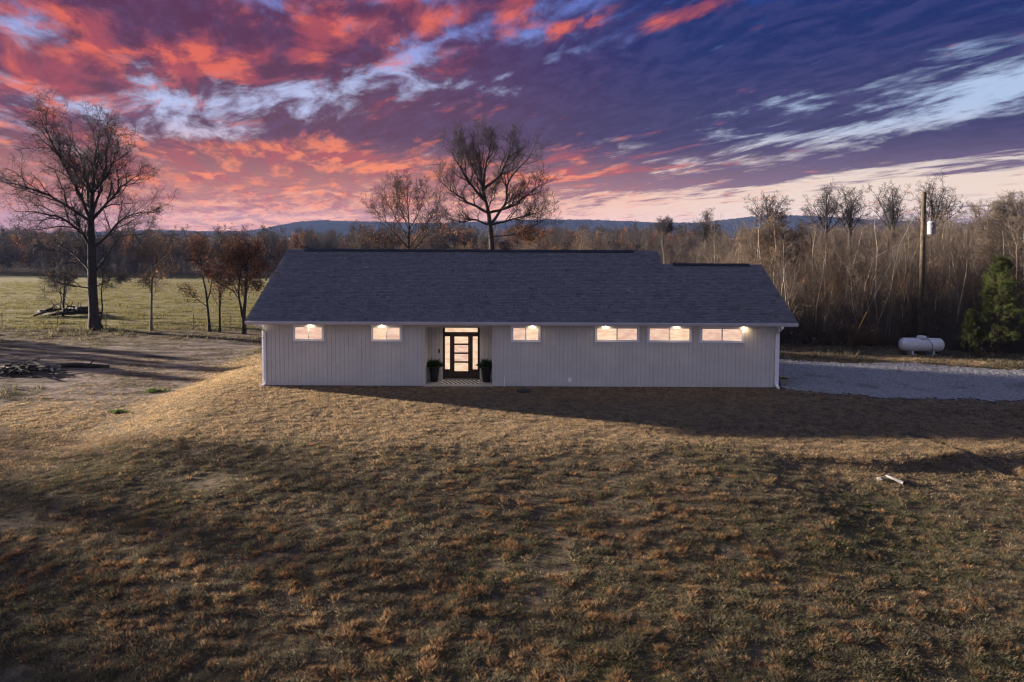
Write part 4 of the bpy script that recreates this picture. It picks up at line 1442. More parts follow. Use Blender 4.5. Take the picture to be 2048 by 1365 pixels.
def tuft(seed, blades, h, spread, width, mat, lean=0.5, bend=0.6):
    rg = np.random.default_rng(seed)
    a = rg.random(blades) * 6.28
    r_ = spread * np.sqrt(rg.random(blades))
    b0 = np.stack([r_ * np.cos(a), r_ * np.sin(a), np.full(blades, -0.02)], -1)
    la = a + rg.normal(0, 0.9, blades)
    ln = lean * (0.3 + rg.random(blades))
    hh = h * (0.55 + 0.6 * rg.random(blades))
    dv = np.stack([np.cos(la) * ln, np.sin(la) * ln, np.ones(blades)], -1)
    dv = norm(dv)
    side = norm(np.cross(dv, np.stack([np.cos(la), np.sin(la), np.zeros(blades)], -1) + 1e-3)) * width
    mid = b0 + dv * (hh * 0.55)[:, None]
    tip = mid + norm(dv + np.stack([np.cos(la) * bend, np.sin(la) * bend, -0.25 * np.ones(blades) * bend], -1)) * (hh * 0.5)[:, None]
    v = np.stack([b0 - side, b0 + side, mid - side * 0.8, mid + side * 0.8, tip], 1).reshape(-1, 3)
    i = np.arange(blades)[:, None] * 5
    return bpy.data.objects.new('tuft', np_mesh('tuft', v, [i + np.array([0, 1, 3, 2]), i + np.array([2, 3, 4])], mat))


def sprinkle(n, y0, y1, rg, power=1.0, xlim=0.84):
    y = y0 + (y1 - y0) * rg.random(n) ** power
    x = (rg.random(n) * 2 - 1) * (xlim * y + 1.5)
    return x, y


rg = np.random.default_rng(77)
# protos: 0-1 tan mat, 2-3 dull, 4-5 rust, 6 green
PROTO = [tuft(1, 20, 0.085, 0.055, 0.0045, 'grass_tan', 0.8), tuft(2, 20, 0.07, 0.075, 0.0045, 'grass_tan', 1.0),
         tuft(3, 20, 0.105, 0.06, 0.0045, 'grass_dull', 0.8), tuft(4, 20, 0.08, 0.085, 0.0045, 'grass_dull', 1.0),
         tuft(5, 34, 0.115, 0.05, 0.004, 'grass_rust', 0.7, 0.5), tuft(6, 30, 0.09, 0.045, 0.004, 'grass_rust', 0.85, 0.5),
         tuft(7, 22, 0.07, 0.10, 0.007, 'grass_green', 1.1)]
x, y = sprinkle(300000, 9.5, 44.0, rg, 1.15)
house_clear = ~((x > HX0 - 0.1) & (x < HX1 + 0.1) & (y > HY0 - 0.15))
ok = house_clear & ((y < 33) | (x < -12) | (x > 12.6)) & ((y < 31) | (x > 0) | (x > -24)) & (drive_mask(x, y) < 0.4) & (rg.random(len(x)) > 0.85 * dirt_mask(x, y))
x, y = x[ok], y[ok]
n = len(x)
rust = np.exp(-((x - 1.5) / 5.5) ** 2 - ((y - 16.6) / 3.4) ** 2) + np.exp(-((x + 9.0) / 5) ** 2 - ((y - 15.6) / 2.4) ** 2) + np.exp(-((x + 0.6) / 3.5) ** 2 - ((y - 12.2) / 1.8) ** 2) + 0.12 * sst(22 - y, 0, 5)
rust = np.clip(rust, 0, 1) * sst(fbm(x, y + 9, 3.2, 3), 0.48, 0.62)
green = sst(fbm(x + 90, y + 30, 0.3, 4), 0.5, 0.66) * (0.5 + 0.5 * sst(x, 2, 10))
wild = sst(22.4 - y - 0.08 * x + (fbm(x, y, 0.4, 3) - 0.5) * 5, -1.5, 2.5)       # rough ground nearer the viewer
bare = sst(fbm(x + 13, y + 70, 0.5, 4), 0.60, 0.74) * wild
u = rg.random(n)
pick = np.where(u < 0.5, 0, 1)
u2 = rg.random(n)
pick = np.where(u2 < 0.06 + wild * 0.74, np.where(u < 0.5, 2, 3), pick)
u3 = rg.random(n)
pick = np.where(u3 < rust * 0.3 + 0.02 * wild, np.where(u < 0.5, 4, 5), pick)
u4 = rg.random(n)
pick = np.where(u4 < green * (0.08 + 0.42 * wild), 6, pick)
keep = rg.random(n) > bare * 0.9
x, y, pick = x[keep], y[keep], pick[keep]
n = len(x)
clump = 0.6 + 0.7 * sst(fbm(x + 5, y + 3, 4.5, 2), 0.38, 0.68)
scl = (0.7 + 0.6 * rg.random(n)) * clump
scatter('lawn_grass', np.stack([x, y, ground_z(x, y)], -1), scl, rg.random(n) * 6.28, pick, PROTO)

# rough grass on the dirt verge, under the fence and over the pasture
PP = [tuft(11, 18, 0.16, 0.28, 0.014, 'grass_pasture', 1.0), tuft(12, 18, 0.22, 0.25, 0.014, 'grass_pasture', 0.8), tuft(13, 18, 0.2, 0.25, 0.012, 'grass_dull', 0.8), tuft(14, 20, 0.24, 0.2, 0.012, 'grass_dull', 0.8)]
x, y = sprinkle(60000, 33, 150, rg, 1.5)
ok = ~((x > -12.4) & (x < 13.4) & (y < 44)) & ~((x > -19) & (x < -12) & (y < 43)) & (drive_mask(x, y) < 0.4) & (rg.random(len(x)) > 0.995 * dirt_mask(x, y)) & ~((x > 12) & (y > 52)) & ~((x > -10) & (x < 12) & (y < 60))
x, y = x[ok], y[ok]
n = len(x)
pm = pasture_mask(x, y)
pick = np.where(rg.random(n) < pm, rg.integers(0, 2, n), np.where(rg.random(n) < 0.6, 2, 3))
pick = np.where(rg.random(n) < 0.03, 3, pick)
fen = np.exp(-((y - 56.5) / 1.2) ** 2) * (x < -12)
pick = np.where(rg.random(n) < fen * 0.6, 2, pick)
scl = (0.4 + 0.9 * rg.random(n)) * (0.5 + 1.0 * sst(fbm(x, y * 2.5, 0.35, 3), 0.35, 0.7)) * (1 + 0.6 * fen)
scatter('pasture_grass', np.stack([x, y, ground_z(x, y)], -1), scl, rg.random(n) * 6.28, pick, PP)

# loose stones on the drive
def stone(seed, r_):
    rg = np.random.default_rng(seed)
    mb = MB().lathe([(r_ * 0.5, -r_ * 0.3), (r_, 0.0), (r_ * 0.8, r_ * 0.45), (r_ * 0.2, r_ * 0.65)], 0, 0, 6)
    mb.v = [(a * (0.8 + 0.5 * rg.random()), b_ * (0.8 + 0.4 * rg.random()), c_ * (0.7 + 0.5 * rg.random())) for a, b_, c_ in mb.v]
    return bpy.data.objects.new('stone', mb.mesh('stone', 'gravel'))


ST = [stone(1, 0.035), stone(2, 0.05), stone(3, 0.028)]
x = 12.8 + 26 * rg.random(60000)
y = 28 + 12 * rg.random(60000)
dm = drive_mask(x, y)
ok = rg.random(60000) < np.where(dm > 0.5, 0.55, dm * 0.6 + 0.012 * sst(fbm(x, y, 0.8, 3), 0.5, 0.6))
x, y = x[ok], y[ok]
scatter('loose_gravel', np.stack([x, y, ground_z(x, y) + 0.03 * (drive_mask(x, y) > 0.5)], -1), 0.5 + 0.8 * rg.random(len(x)), rg.random(len(x)) * 6.28, rg.integers(0, 3, len(x)), ST)

# low dead growth on the worn dirt
x = -50 + 38 * rg.random(26000)
y = 27 + 27 * rg.random(26000)
ok = (rg.random(26000) < dirt_mask(x, y) * sst(fbm(x + 3, y * 1.6, 0.45, 4), 0.42, 0.62))
x, y = x[ok], y[ok]
scatter('dirt_growth', np.stack([x, y, ground_z(x, y)], -1), 0.5 + 0.9 * rg.random(len(x)), rg.random(len(x)) * 6.28, rg.integers(2, 4, len(x)), PROTO)

# brush under the right-hand woods
def brush(seed, mat, n1=16, h=1.6, leaf=None):
    rg = np.random.default_rng(seed)
    P = np.zeros((n1, 6, 3))
    a = rg.random(n1) * 6.28
    d = norm(np.stack([np.cos(a) * 0.7, np.sin(a) * 0.7, 0.5 + rg.random(n1)], -1))
    P[:, 0] = rg.normal(0, 0.12, (n1, 3)) * (1, 1, 0)
    for k in range(1, 6):
        d = norm(d + rg.normal(0, 0.2, (n1, 3)))
        P[:, k] = P[:, k - 1] + d * (h / 5) * (0.6 + 0.7 * rg.random((n1, 1)))
    Rr = np.full((n1, 6), 0.011) * np.linspace(1, 0.4, 6)
    c2, r2 = spawn(P, Rr, rg, 7, 4, 0.15, 1, (30, 65), 0.5, 0.7, 0.25, 0.1, rmin=0.006)
    c3, r3 = spawn(c2, r2, rg, 4, 3, 0.2, 1, (30, 65), 0.5, 0.7, 0.25, 0.05, rmin=0.005, Lmin=0.15)
    v, f = join_tubes([(P, Rr, 3), (c2, r2, 3), (c3, r3, 3)])
    me = np_mesh('brush', v, [f], mat)
    if leaf:
        lv, lf = leaf_faces(c3, rg, leaf, 0.06, 0.12)
        me = np_mesh('brush', np.concatenate([v, lv]), [np.concatenate([f, lf + len(v)])], mat)
    return bpy.data.objects.new('brush', me)


BR = [brush(301, 'twig_pale'), brush(302, 'twig_pale', 18, 2.2), brush(303, 'twig_pale', 14, 1.5, 260), brush(304, 'tan_leaf', 14, 1.2, 300)]
nb2 = 2600
x = 13.5 + 34 * rg.random(nb2)
y = wood_edge(x) + 0.1 + 24 * rg.random(nb2) ** 2.0
ok = ~((np.abs(x - 26.1) < 1.6) & (y < 44.8))
x, y = x[ok], y[ok]
scatter('undergrowth', np.stack([x, y, ground_z(x, y)], -1), (0.45 + 1.3 * rg.random(len(x)) ** 1.5) * np.where(y < wood_edge(x) + 1.5, 0.7, 1.0), rg.random(len(x)) * 6.28, rg.choice(4, len(x), p=[0.35, 0.33, 0.2, 0.12]), BR)

# the far woods beyond the pasture: one mass
FW = []
for k in range(5):
    m1, m2, m3 = sapling_meshes(400 + k, 13.0, 0.2, (20, 7, 4), ('twig_far', 'twig_far'), 0.045, 0.36, 0.12, (35, 65))
    FW.append(bpy.data.objects.new('far_tree', m2))
for k in range(2):
    m1, m2, m3 = sapling_meshes(420 + k, 11.0, 0.2, (18, 6, 3), ('twig_far', 'twig_far'), 0.04, 0.36, 0.1, (35, 65), leaf=('oak_leaf', 900, 0.22))
    v1 = np.array([tuple(q.co) for q in m2.vertices])
    me2 = m2.copy()
    FW.append(bpy.data.objects.new('far_tree', m3))
    FW.append(bpy.data.objects.new('far_tree', m2))
nf = 3400
y = 205 + 420 * rg.random(nf) ** 1.5
x = (rg.random(nf) * 2 - 1) * (0.86 * y + 10)
ok = ~((np.abs(x / y - 0.31) < 0.05) & (y < 260))
x, y = x[ok], y[ok]
topz = np.array([at(1024, 470, Y)[2] for Y in y])
ppx = 1024 + x / y * F
tgt = np.interp(ppx, [-100, 60, 200, 320, 420, 560, 700, 900, 1100, 1300, 1500, 2100], [466, 470, 478, 476, 474, 474, 470, 460, 458, 458, 462, 450])
zg = ground_z(x, y)
hh = (7.24 - (tgt - 467) / F * y - zg) * (0.72 + 0.3 * rg.random(len(x)))
hh = hh * (0.72 + 0.5 * sst(fbm(x, y * 0.3, 0.035, 3), 0.35, 0.68))
hh = np.clip(hh, 6, 20)
pk = rg.choice(9, len(x), p=[0.16, 0.16, 0.16, 0.16, 0.16, 0.05, 0.05, 0.05, 0.05])
pk = np.where(pk == 6, 5, np.where(pk == 8, 7, pk))
ex = (rg.random(700) * 2 - 1) * 190
ey = 186 + 26 * rg.random(700) ** 0.7 + 8 * (fbm(ex, ex * 0, 0.03, 3) - 0.5)
ok = rg.random(700) < 0.25 + sst(fbm(ex, ey, 0.05, 3), 0.4, 0.6)
ex, ey = ex[ok], ey[ok]
x, y, zg = np.concatenate([x, ex]), np.concatenate([y, ey]), np.concatenate([zg, ground_z(ex, ey)])
hh = np.concatenate([hh, 2.5 + 5 * rg.random(len(ex)) ** 1.5])
pk = np.concatenate([pk, rg.integers(0, 5, len(ex))])
scatter('distant_woods', np.stack([x, y, zg - 0.3], -1), hh / 13.0, rg.random(len(x)) * 6.28, pk, FW)


# ------------------------------------------------------------------ pines
def pine_meshes(seed, h):
    rg = np.random.default_rng(seed)
    n = 12
    tr = np.zeros((n, 3))
    tr[:, 2] = np.linspace(-0.2, h, n)
    tr[:, :2] += rg.normal(0, 0.02, (n, 2))
    rad = 0.085 * h / 6 * np.linspace(1.1, 0.08, n)
    t_ = tubes(tr[None], rad[None], 8)
    br, rr, nd = [], [], []
    z = 0.10 * h
    while z < h * 0.97:
        fr = z / h
        k = 6 if fr < 0.8 else 5
        for j in range(k):
            a = 6.28 * j / k + rg.random() * 1.0
            L = h * 0.27 * (1 - fr) ** 0.75 * (0.65 + 0.55 * rg.random()) + 0.18
            if fr < 0.2:
                L *= 0.8
            e = 0.05 + 0.65 * fr + rg.normal(0, 0.1)
            d = np.array([math.cos(a), math.sin(a), e])
            P = np.zeros((6, 3))
            P[0] = (0, 0, z)
            for q in range(1, 6):
                d = norm(d + rg.normal(0, 0.07, 3) + np.array([0, 0, 0.10]))
                P[q] = P[q - 1] + d * L / 5
            br.append(P)
            rr.append(0.018 * np.linspace(1, 0.3, 6))
        z += h * 0.055 * (0.8 + 0.4 * rg.random())
    B, Rb = np.stack(br), np.stack(rr)
    c2, r2 = spawn(B, Rb, rg, 6, 4, 0.3, 1.0, (35, 60), 0.38, 0.6, 0.12, 0.2, rmin=0.006, Lmin=0.12)
    wood = join_tubes([(B, Rb, 4), (c2, r2, 3)])
    ends = np.concatenate([c2[:, -1], c2[:, 2], B[:, -1], B[:, 4]])
    dirs = np.concatenate([norm(c2[:, -1] - c2[:, -2])] * 2 + [norm(B[:, -1] - B[:, -2])] * 2)
    V = []
    per = 30
    for _ in range(per):
        d = norm(dirs + rg.normal(0, 0.62, dirs.shape))
        s_ = norm(np.cross(d, rg.normal(0, 1, dirs.shape))) * 0.006
        L = (0.16 + 0.10 * rg.random((len(ends), 1)))
        c = ends + dirs * rg.normal(-0.03, 0.05, (len(ends), 1))
        V.append(np.stack([c - s_, c + s_, c + d * L], 1))
    V = np.concatenate(V).reshape(-1, 3)
    needles = np_mesh('needles', V, [np.arange(len(V)).reshape(-1, 3)], 'pine_needle')
    return np_mesh('trunk', t_[0], [t_[1]], 'pine_bark', True), np_mesh('branches', wood[0], [wood[1]], 'pine_bark'), needles


PINES = [pine_meshes(500, 6.0), pine_meshes(501, 6.0)]


def pine(k, label, loc, s_, rz, group=None):
    t = thing('pine_tree', label, 'tree', loc, group, rz)
    t.scale = (s_, s_, s_)
    link(bpy.data.objects.new('trunk', PINES[k][0]), t)
    c_ = link(bpy.data.objects.new('crown', PINES[k][1]), t)
    nd = link(bpy.data.objects.new('needles', PINES[k][2]), c_)
    nd['kind'] = 'stuff'
    return t


gz = lambda x, y: float(ground_z(x, y))
pb = at(1993, 715, 41.3)
pine(0, 'dense green young pine at the edge of the bare woods right of the tank', (pb[0], 41.3, gz(pb[0], 41.3)), 1.02, 0.4)
pb = at(1937, 700, 41.6)
pine(1, 'small yellowish green pine crowding the left foot of the taller pine', (pb[0], 41.6, gz(pb[0], 41.6)), 0.46, 1.9)
# pines beyond the left edge whose long shadows lie over the lawn and the dirt
rp = np.random.default_rng(12)
for k, (x, y, h) in enumerate([(-54, 51.5, 6.2), (-55, 54.6, 6.8), (-57, 57.6, 6.0)]):
    pine(k % 2, 'young pine in the row left of the dirt', (x, y, gz(x, y)), h / 6.0 * 1.05, rp.random() * 6.28, 'pines left of the dirt')
for k in range(38):
    y = 17 + 19 * rp.random()
    x = -33 - 0.42 * (y - 17) - 14 * rp.random()
    k4 = k % 4
    hh = 6.2 + 1.8 * rp.random() - 2.2 * max(0, (y - 32) / 4)
    plant(MID[k4], 'woodland_tree', 'bare tree in the grove left of the lawn', 'tree', 'bare trees left of the lawn', (x, y, gz(x, y)), rp.random() * 6.28, hh / (12.0 + k4))
for k, (x, y, h) in enumerate([(1.0, 48.6, 4.6), (4.0, 47.9, 4.4), (7.2, 48.6, 4.9), (8.7, 47.4, 4.9), (10.2, 46.7, 4.8), (11.4, 46.3, 4.7)]):  # unseen pines, added to keep the sun off the tank
    pine(k % 2, 'young pine added for shade behind the house, hidden by its roof', (x, y, gz(x, y)), h / 6.0, rp.random() * 6.28, 'added shade pines behind the house')

# ------------------------------------------------------------------ propane tank
tb = at(1842, 708, 41.2)
tx, ty = tb[0], 41.2
tz = gz(tx, ty)
tank = thing('propane_tank', 'white horizontal propane tank on short feet in front of the bare woods', 'tank', (tx, ty, tz), None, R(-3))
L2, rad = 1.30, 0.41
zc = 0.20 + rad
prof = []
for k in range(9):
    a = math.pi / 2 * k / 8
    prof.append((-L2 + 0.30 * (1 - math.sin(a)) * 1.0, rad * math.sin(math.acos(max(-1, min(1, 1 - math.sin(a))))) if False else rad * math.sqrt(max(0.0, 1 - (1 - math.sin(a)) ** 2))))
mb = MB()
xs_ = [-L2] + [-L2 + 0.30 * (1 - math.cos(math.pi / 2 * k / 7)) for k in range(1, 8)]
rs_ = [0.02] + [rad * math.sin(math.pi / 2 * k / 7) for k in range(1, 8)]
full = list(zip(xs_, rs_)) + [(-x_, r_) for x_, r_ in reversed(list(zip(xs_, rs_)))]
mb.tube([(x_, 0, zc) for x_, _ in full], [r_ for _, r_ in full], 28)
mb.obj('body', 'tank_paint', tank, smooth=True)
MB().lathe([(0.27, zc + rad - 0.06), (0.27, zc + rad + 0.06), (0.24, zc + rad + 0.12), (0.12, zc + rad + 0.15)], 0, 0, 18).obj('dome', 'tank_paint', tank, smooth=True)
for sx in (-0.62, 0.62):
    MB().box(sx - 0.05, sx + 0.05, -0.28, 0.28, 0.06, 0.26).obj('foot', 'tank_paint', tank)
    MB().box(sx - 0.2, sx + 0.2, -0.4, 0.4, -0.15, 0.06).obj('block', 'concrete', tank)
MB().tube([(0.1, -0.1, zc + rad + 0.05), (0.28, -0.3, zc + 0.33), (0.42, -rad - 0.03, zc + 0.08), (0.44, -rad - 0.03, zc - 0.2), (0.45, -0.30, 0.0)], 0.014, 6).obj('hose', 'dark_metal', tank)

# ------------------------------------------------------------------ utility pole
p0, p1 = at(1840.5, 697, 43.6), at(1848, 384, 43.6)
ux, uy, uz = p0[0], 43.6, gz(p0[0], 43.6)
pole = thing('utility_pole', 'tall wooden utility pole with a grey transformer behind the tank', 'pole', (ux, uy, uz))
top = Vector((p1[0] - ux, 0, p1[2] - uz))
MB().tube([(0, 0, -0.5), tuple(top * 0.5), tuple(top)], [0.185, 0.155, 0.125], 12).obj('shaft', 'pole_wood', pole, smooth=True)
tfp = at(1862, 456, 43.3)
tm_ = Vector((tfp[0] - ux, -0.35, tfp[2] - uz))
tf = MB().lathe([(0.22, -0.42), (0.23, -0.40), (0.23, 0.30), (0.245, 0.31), (0.245, 0.34), (0.20, 0.40), (0.05, 0.43)], 0, 0, 18)
tf.v = [(a + tm_.x, b_ + tm_.y, c_ + tm_.z) for a, b_, c_ in tf.v]
tfo = tf.obj('transformer', 'galv', pole, smooth=True)
bs = MB().lathe([(0.035, 0.38), (0.06, 0.43), (0.04, 0.48), (0.06, 0.53), (0.04, 0.58), (0.055, 0.63), (0.02, 0.68)], tm_.x - 0.08, tm_.y, 10)
bs.v = [(a, b_, c_ + tm_.z) for a, b_, c_ in bs.v]
bs.obj('bushing', 'pvc', tfo, smooth=True)
MB().box(tm_.x - 0.10, tm_.x + 0.02, tm_.y - 0.30, tm_.y - 0.22, tm_.z + 0.06, tm_.z + 0.14).box(tm_.x + 0.22, tm_.x + 0.33, tm_.y - 0.05, tm_.y + 0.03, tm_.z + 0.10, tm_.z + 0.16).obj('terminal', 'dark_metal', tfo)
MB().box(0.05, tm_.x - 0.1, -0.2, -0.12, tm_.z - 0.12, tm_.z - 0.05).box(0.05, tm_.x - 0.1, -0.2, -0.12, tm_.z + 0.15, tm_.z + 0.22).obj('bracket', 'dark_metal', pole)
ctp = at(1853, 410, 43.4)
co = MB().lathe([(0.03, -0.16), (0.055, -0.1), (0.035, -0.04), (0.055, 0.02), (0.035, 0.08), (0.045, 0.14)], ctp[0] - ux + 0.06, -0.2, 10)
co.v = [(a, b_, c_ + ctp[2] - uz) for a, b_, c_ in co.v]
co.box(0.08, ctp[0] - ux + 0.1, -0.16, -0.10, ctp[2] - uz - 0.02, ctp[2] - uz + 0.03)
co.obj('cutout', 'pvc', pole)
# service cable looping off to the left and guy wire with its yellow guard
cab = [(1866, 470, 43.2), (1856, 476, 43.3), (1848, 477, 43.4), (1840, 474, 43.5), (1828, 476, 43.7), (1815, 482, 43.9), (1800, 488, 44.1), (1740, 520, 46.0), (1640, 552, 49), (1560, 568, 50)]
cpts = [at(*c_) - np.array([ux, uy, uz]) for c_ in cab]
MB().tube(cpts, 0.016, 5).obj('service_cable', 'black_plastic', pole)
g0, g1 = at(1844, 400, 43.6), at(1700, 698, 44.4)
gb = np.array([g1[0], 44.4, gz(g1[0], 44.4)])
ga = g0 - np.array([ux, uy, uz])
gbl = gb - np.array([ux, uy, uz])
MB().tube([ga, gbl], 0.007, 5).obj('guy_wire', 'galv', pole)
MB().tube([gbl + (ga - gbl) * 0.0, gbl + (ga - gbl) * 0.235], 0.035, 8).obj('guy_guard', 'yellow_guard', pole)
MB().tube([tuple(top - Vector((0, 0, 0.15))), (0.12, -0.2, ctp[2] - uz + 0.2), (tm_.x - 0.08, tm_.y, tm_.z + 0.68)], 0.008, 5).obj('jumper_wire', 'black_plastic', pole)

# ------------------------------------------------------------------ porch things
def foliage(mb, cx, cy, z0, h, r_, n, rg, w=0.035):
    for _ in range(n):
        a, e = rg.random() * 6.28, 0.15 + 1.35 * rg.random()
        L = h * (0.45 + 0.6 * rg.random())
        d = Vector((math.cos(a) * math.cos(e), math.sin(a) * math.cos(e), math.sin(e)))
        s_ = d.cross(Vector((rg.normal(), rg.normal(), rg.normal()))).normalized() * w
        b_ = Vector((cx, cy, z0)) + Vector((math.cos(a), math.sin(a), 0)) * r_ * rg.random() * 0.7
        m_ = b_ + d * L * 0.55
        t_ = b_ + d * L + Vector((0, 0, -0.12 * L))
        mb.add([b_, m_ - s_, t_, m_ + s_], [(0, 1, 2, 3)])
    return mb


rf = np.random.default_rng(8)
for px_, lab in ((-3.74, 'tall black tapered pot with a dark leafy plant left of the front door'), (-1.23, 'tall black tapered pot with a dark leafy plant right of the front door')):
    pt = thing('planter', lab, 'planter', (px_, 32.72, 0.05), 'black planters flanking the front door')
    MB().lathe([(0.15, 0.0), (0.17, 0.02), (0.26, 0.70), (0.285, 0.72), (0.285, 0.76), (0.25, 0.76), (0.24, 0.68)], 0, 0, 20).obj('pot', 'black_pot', pt, smooth=True)
    fo = foliage(MB(), 0, 0, 0.68, 0.55, 0.2, 260, rf, 0.028).obj('foliage', 'shrub_leaf', pt)
    fo['kind'] = 'stuff'
mat = thing('doormat', 'black and white diamond patterned mat before the front door', 'mat', (-2.46, 32.52, 0.052))
MB().box(-0.92, 0.92, -0.36, 0.58, 0.0, 0.008).obj('mat_base', 'mat_white', mat)
mb = MB()
for i in range(9):
    for j in range(4):
        cx_, cy_ = -0.84 + i * 0.21 + (0.105 if j % 2 else 0), -0.24 + j * 0.235
        if cx_ < 0.86:
            mb.add([(cx_ + a_ * 0.08, cy_ + b_ * 0.10, 0.012) for a_, b_ in ((-1, -0.4), (-0.4, -1), (0.4, -1), (1, -0.4), (1, 0.4), (0.4, 1), (-0.4, 1), (-1, 0.4))], [tuple(range(8))])
mb.obj('diamond_pattern', 'mat_black', mat)
# flower pot at the right corner of the house
fp = thing('flower_pot', 'square stone pot with small yellow flowers at the right corner of the house', 'planter', (13.02, 32.35, gz(13.02, 32.35) + 0.03))
MB().add([(-0.2, -0.2, 0), (0.2, -0.2, 0), (0.2, 0.2, 0), (-0.2, 0.2, 0), (-0.25, -0.25, 0.34), (0.25, -0.25, 0.34), (0.25, 0.25, 0.34), (-0.25, 0.25, 0.34), (-0.21, -0.21, 0.34), (0.21, -0.21, 0.34), (0.21, 0.21, 0.34), (-0.21, 0.21, 0.34), (-0.2, -0.2, 0.28), (0.2, -0.2, 0.28), (0.2, 0.2, 0.28), (-0.2, 0.2, 0.28)],
         [(3, 2, 1, 0), (0, 1, 5, 4), (1, 2, 6, 5), (2, 3, 7, 6), (3, 0, 4, 7), (4, 5, 9, 8), (5, 6, 10, 9), (6, 7, 11, 10), (7, 4, 8, 11), (8, 9, 13, 12), (9, 10, 14, 13), (10, 11, 15, 14), (11, 8, 12, 15), (12, 13, 14, 15)]).obj('pot', 'stone_pot', fp)
fo = foliage(MB(), 0, 0, 0.27, 0.2, 0.22, 120, rf, 0.02).obj('foliage', 'shrub_leaf', fp)
fo['kind'] = 'stuff'
fo = foliage(MB(), 0, 0, 0.36, 0.1, 0.22, 40, rf, 0.018).obj('blossoms', 'flower', fp)
fo['kind'] = 'stuff'

# ------------------------------------------------------------------ small things on the lawn
lid = thing('septic_lid', 'dark round septic lid lying in the shaded lawn near the front wall', 'lid', (0.58, 30.95, gz(0.58, 30.95)))
MB().lathe([(0.32, -0.1), (0.33, 0.05), (0.30, 0.075), (0.02, 0.085)], 0, 0, 22).obj('cover', 'dark_lid', lid)
MB().lathe([(0.25, 0.0), (0.25, 0.09), (0.235, 0.095)], 0, 0, 22).obj('rim', 'dark_lid', lid)
pv = at(1793, 940, 20.6)
pvx, pvy = 11.85, 20.6
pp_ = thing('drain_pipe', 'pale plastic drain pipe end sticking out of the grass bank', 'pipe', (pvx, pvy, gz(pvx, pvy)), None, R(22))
mb = MB()
n = 14
for (r_, flip) in ((0.055, False), (0.047, True)):
    k = len(mb.v)
    for yy, zz in ((-0.25, 0.05), (0.35, 0.09)):
        for j in range(n):
            w_ = 2 * math.pi * j / n
            mb.v.append((r_ * math.cos(w_), yy, zz + r_ * math.sin(w_)))
    for j in range(n):
        q = (k + j, k + (j + 1) % n, k + n + (j + 1) % n, k + n + j)
        mb.f.append(q[::-1] if flip else q)
mb.f += [(j, (j + 1) % n, 2 * n + (j + 1) % n, 2 * n + j) for j in range(n)]
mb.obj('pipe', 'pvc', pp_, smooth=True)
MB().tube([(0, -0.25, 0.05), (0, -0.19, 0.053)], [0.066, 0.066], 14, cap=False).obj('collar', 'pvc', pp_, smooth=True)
bg_ = thing('litter', 'crumpled scrap of white plastic on the shaded lawn before the right corner', 'litter', (10.89, 27.4, gz(10.89, 27.4)))
rl = np.random.default_rng(4)
gx, gy = np.meshgrid(np.linspace(-0.14, 0.14, 6), np.linspace(-0.09, 0.09, 5))
v = np.stack([gx, gy, 0.05 + 0.04 * rl.random(gx.shape)], -1).reshape(-1, 3)
i = np.arange(30).reshape(5, 6)
f = np.stack([i[:-1, :-1], i[:-1, 1:], i[1:, 1:], i[1:, :-1]], -1).reshape(-1, 4)
o = link(bpy.data.objects.new('sheet', np_mesh('sheet', v, [f], 'pvc')), bg_)
sm = o.modifiers.new('thick', 'SOLIDIFY')
sm.thickness = 0.01
bg2 = thing('rock', 'small pale stone beside the pale drain pipe', 'rock', (11.45, 20.75, gz(11.45, 20.75)))
mb = MB().lathe([(0.05, -0.03), (0.1, 0.02), (0.09, 0.06), (0.03, 0.085)], 0, 0, 7)
mb.v = [(a * 1.3 + rl.normal(0, 0.012), b_ + rl.normal(0, 0.012), c_ + rl.normal(0, 0.008)) for a, b_, c_ in mb.v]
mb.obj('stone', 'stone_pot', bg2)


def clod(mb, cx, cy, cz, r_, rg, n=7):
    k = len(mb.v)
    m = MB().lathe([(r_ * 0.5, -r_ * 0.5), (r_, -r_ * 0.1), (r_ * 0.8, r_ * 0.4), (r_ * 0.25, r_ * 0.65)], 0, 0, n)
    return mb.add([(cx + a + rg.normal(0, r_ * 0.15), cy + b_ + rg.normal(0, r_ * 0.15), cz + c_ + rg.normal(0, r_ * 0.1)) for a, b_, c_ in m.v], m.f)


# burnt brush heap on the dirt at the left edge
px_, py_ = -28.6, 39.5
bh = thing('brush_heap', 'low dark heap of burnt brush and ash on the dirt at the left edge', 'heap', (px_, py_, gz(px_, py_)))
rb = np.random.default_rng(22)
mb = MB()
for _ in range(70):
    a, b_ = rb.normal(0, 1.1), rb.normal(0, 0.6)
    clod(mb, a, b_, 0.35 * math.exp(-(a / 1.3) ** 2 - (b_ / 0.7) ** 2) * rb.random(), 0.08 + 0.14 * rb.random(), rb)
o = mb.obj('char', 'charred', bh)
o['kind'] = 'stuff'
mb = MB()
for _ in range(24):
    clod(mb, rb.normal(0.3, 1.0), rb.normal(-0.2, 0.5), 0.12 + 0.2 * rb.random(), 0.05 + 0.08 * rb.random(), rb)
o = mb.obj('ash', 'ash', bh)
o['kind'] = 'stuff'
for _ in range(16):
    a = rb.random() * 3.14
    L = 0.5 + 1.0 * rb.random()
    c_ = Vector((rb.normal(0, 0.9), rb.normal(0, 0.5), 0.2 + 0.25 * rb.random()))
    d = Vector((math.cos(a), math.sin(a), rb.normal(0, 0.12))) * L
    MB().tube([c_ - d, c_ + d * 0.2 + Vector((0, 0, 0.05)), c_ + d], [0.05, 0.04, 0.025], 6).obj('stick', 'charred', bh)
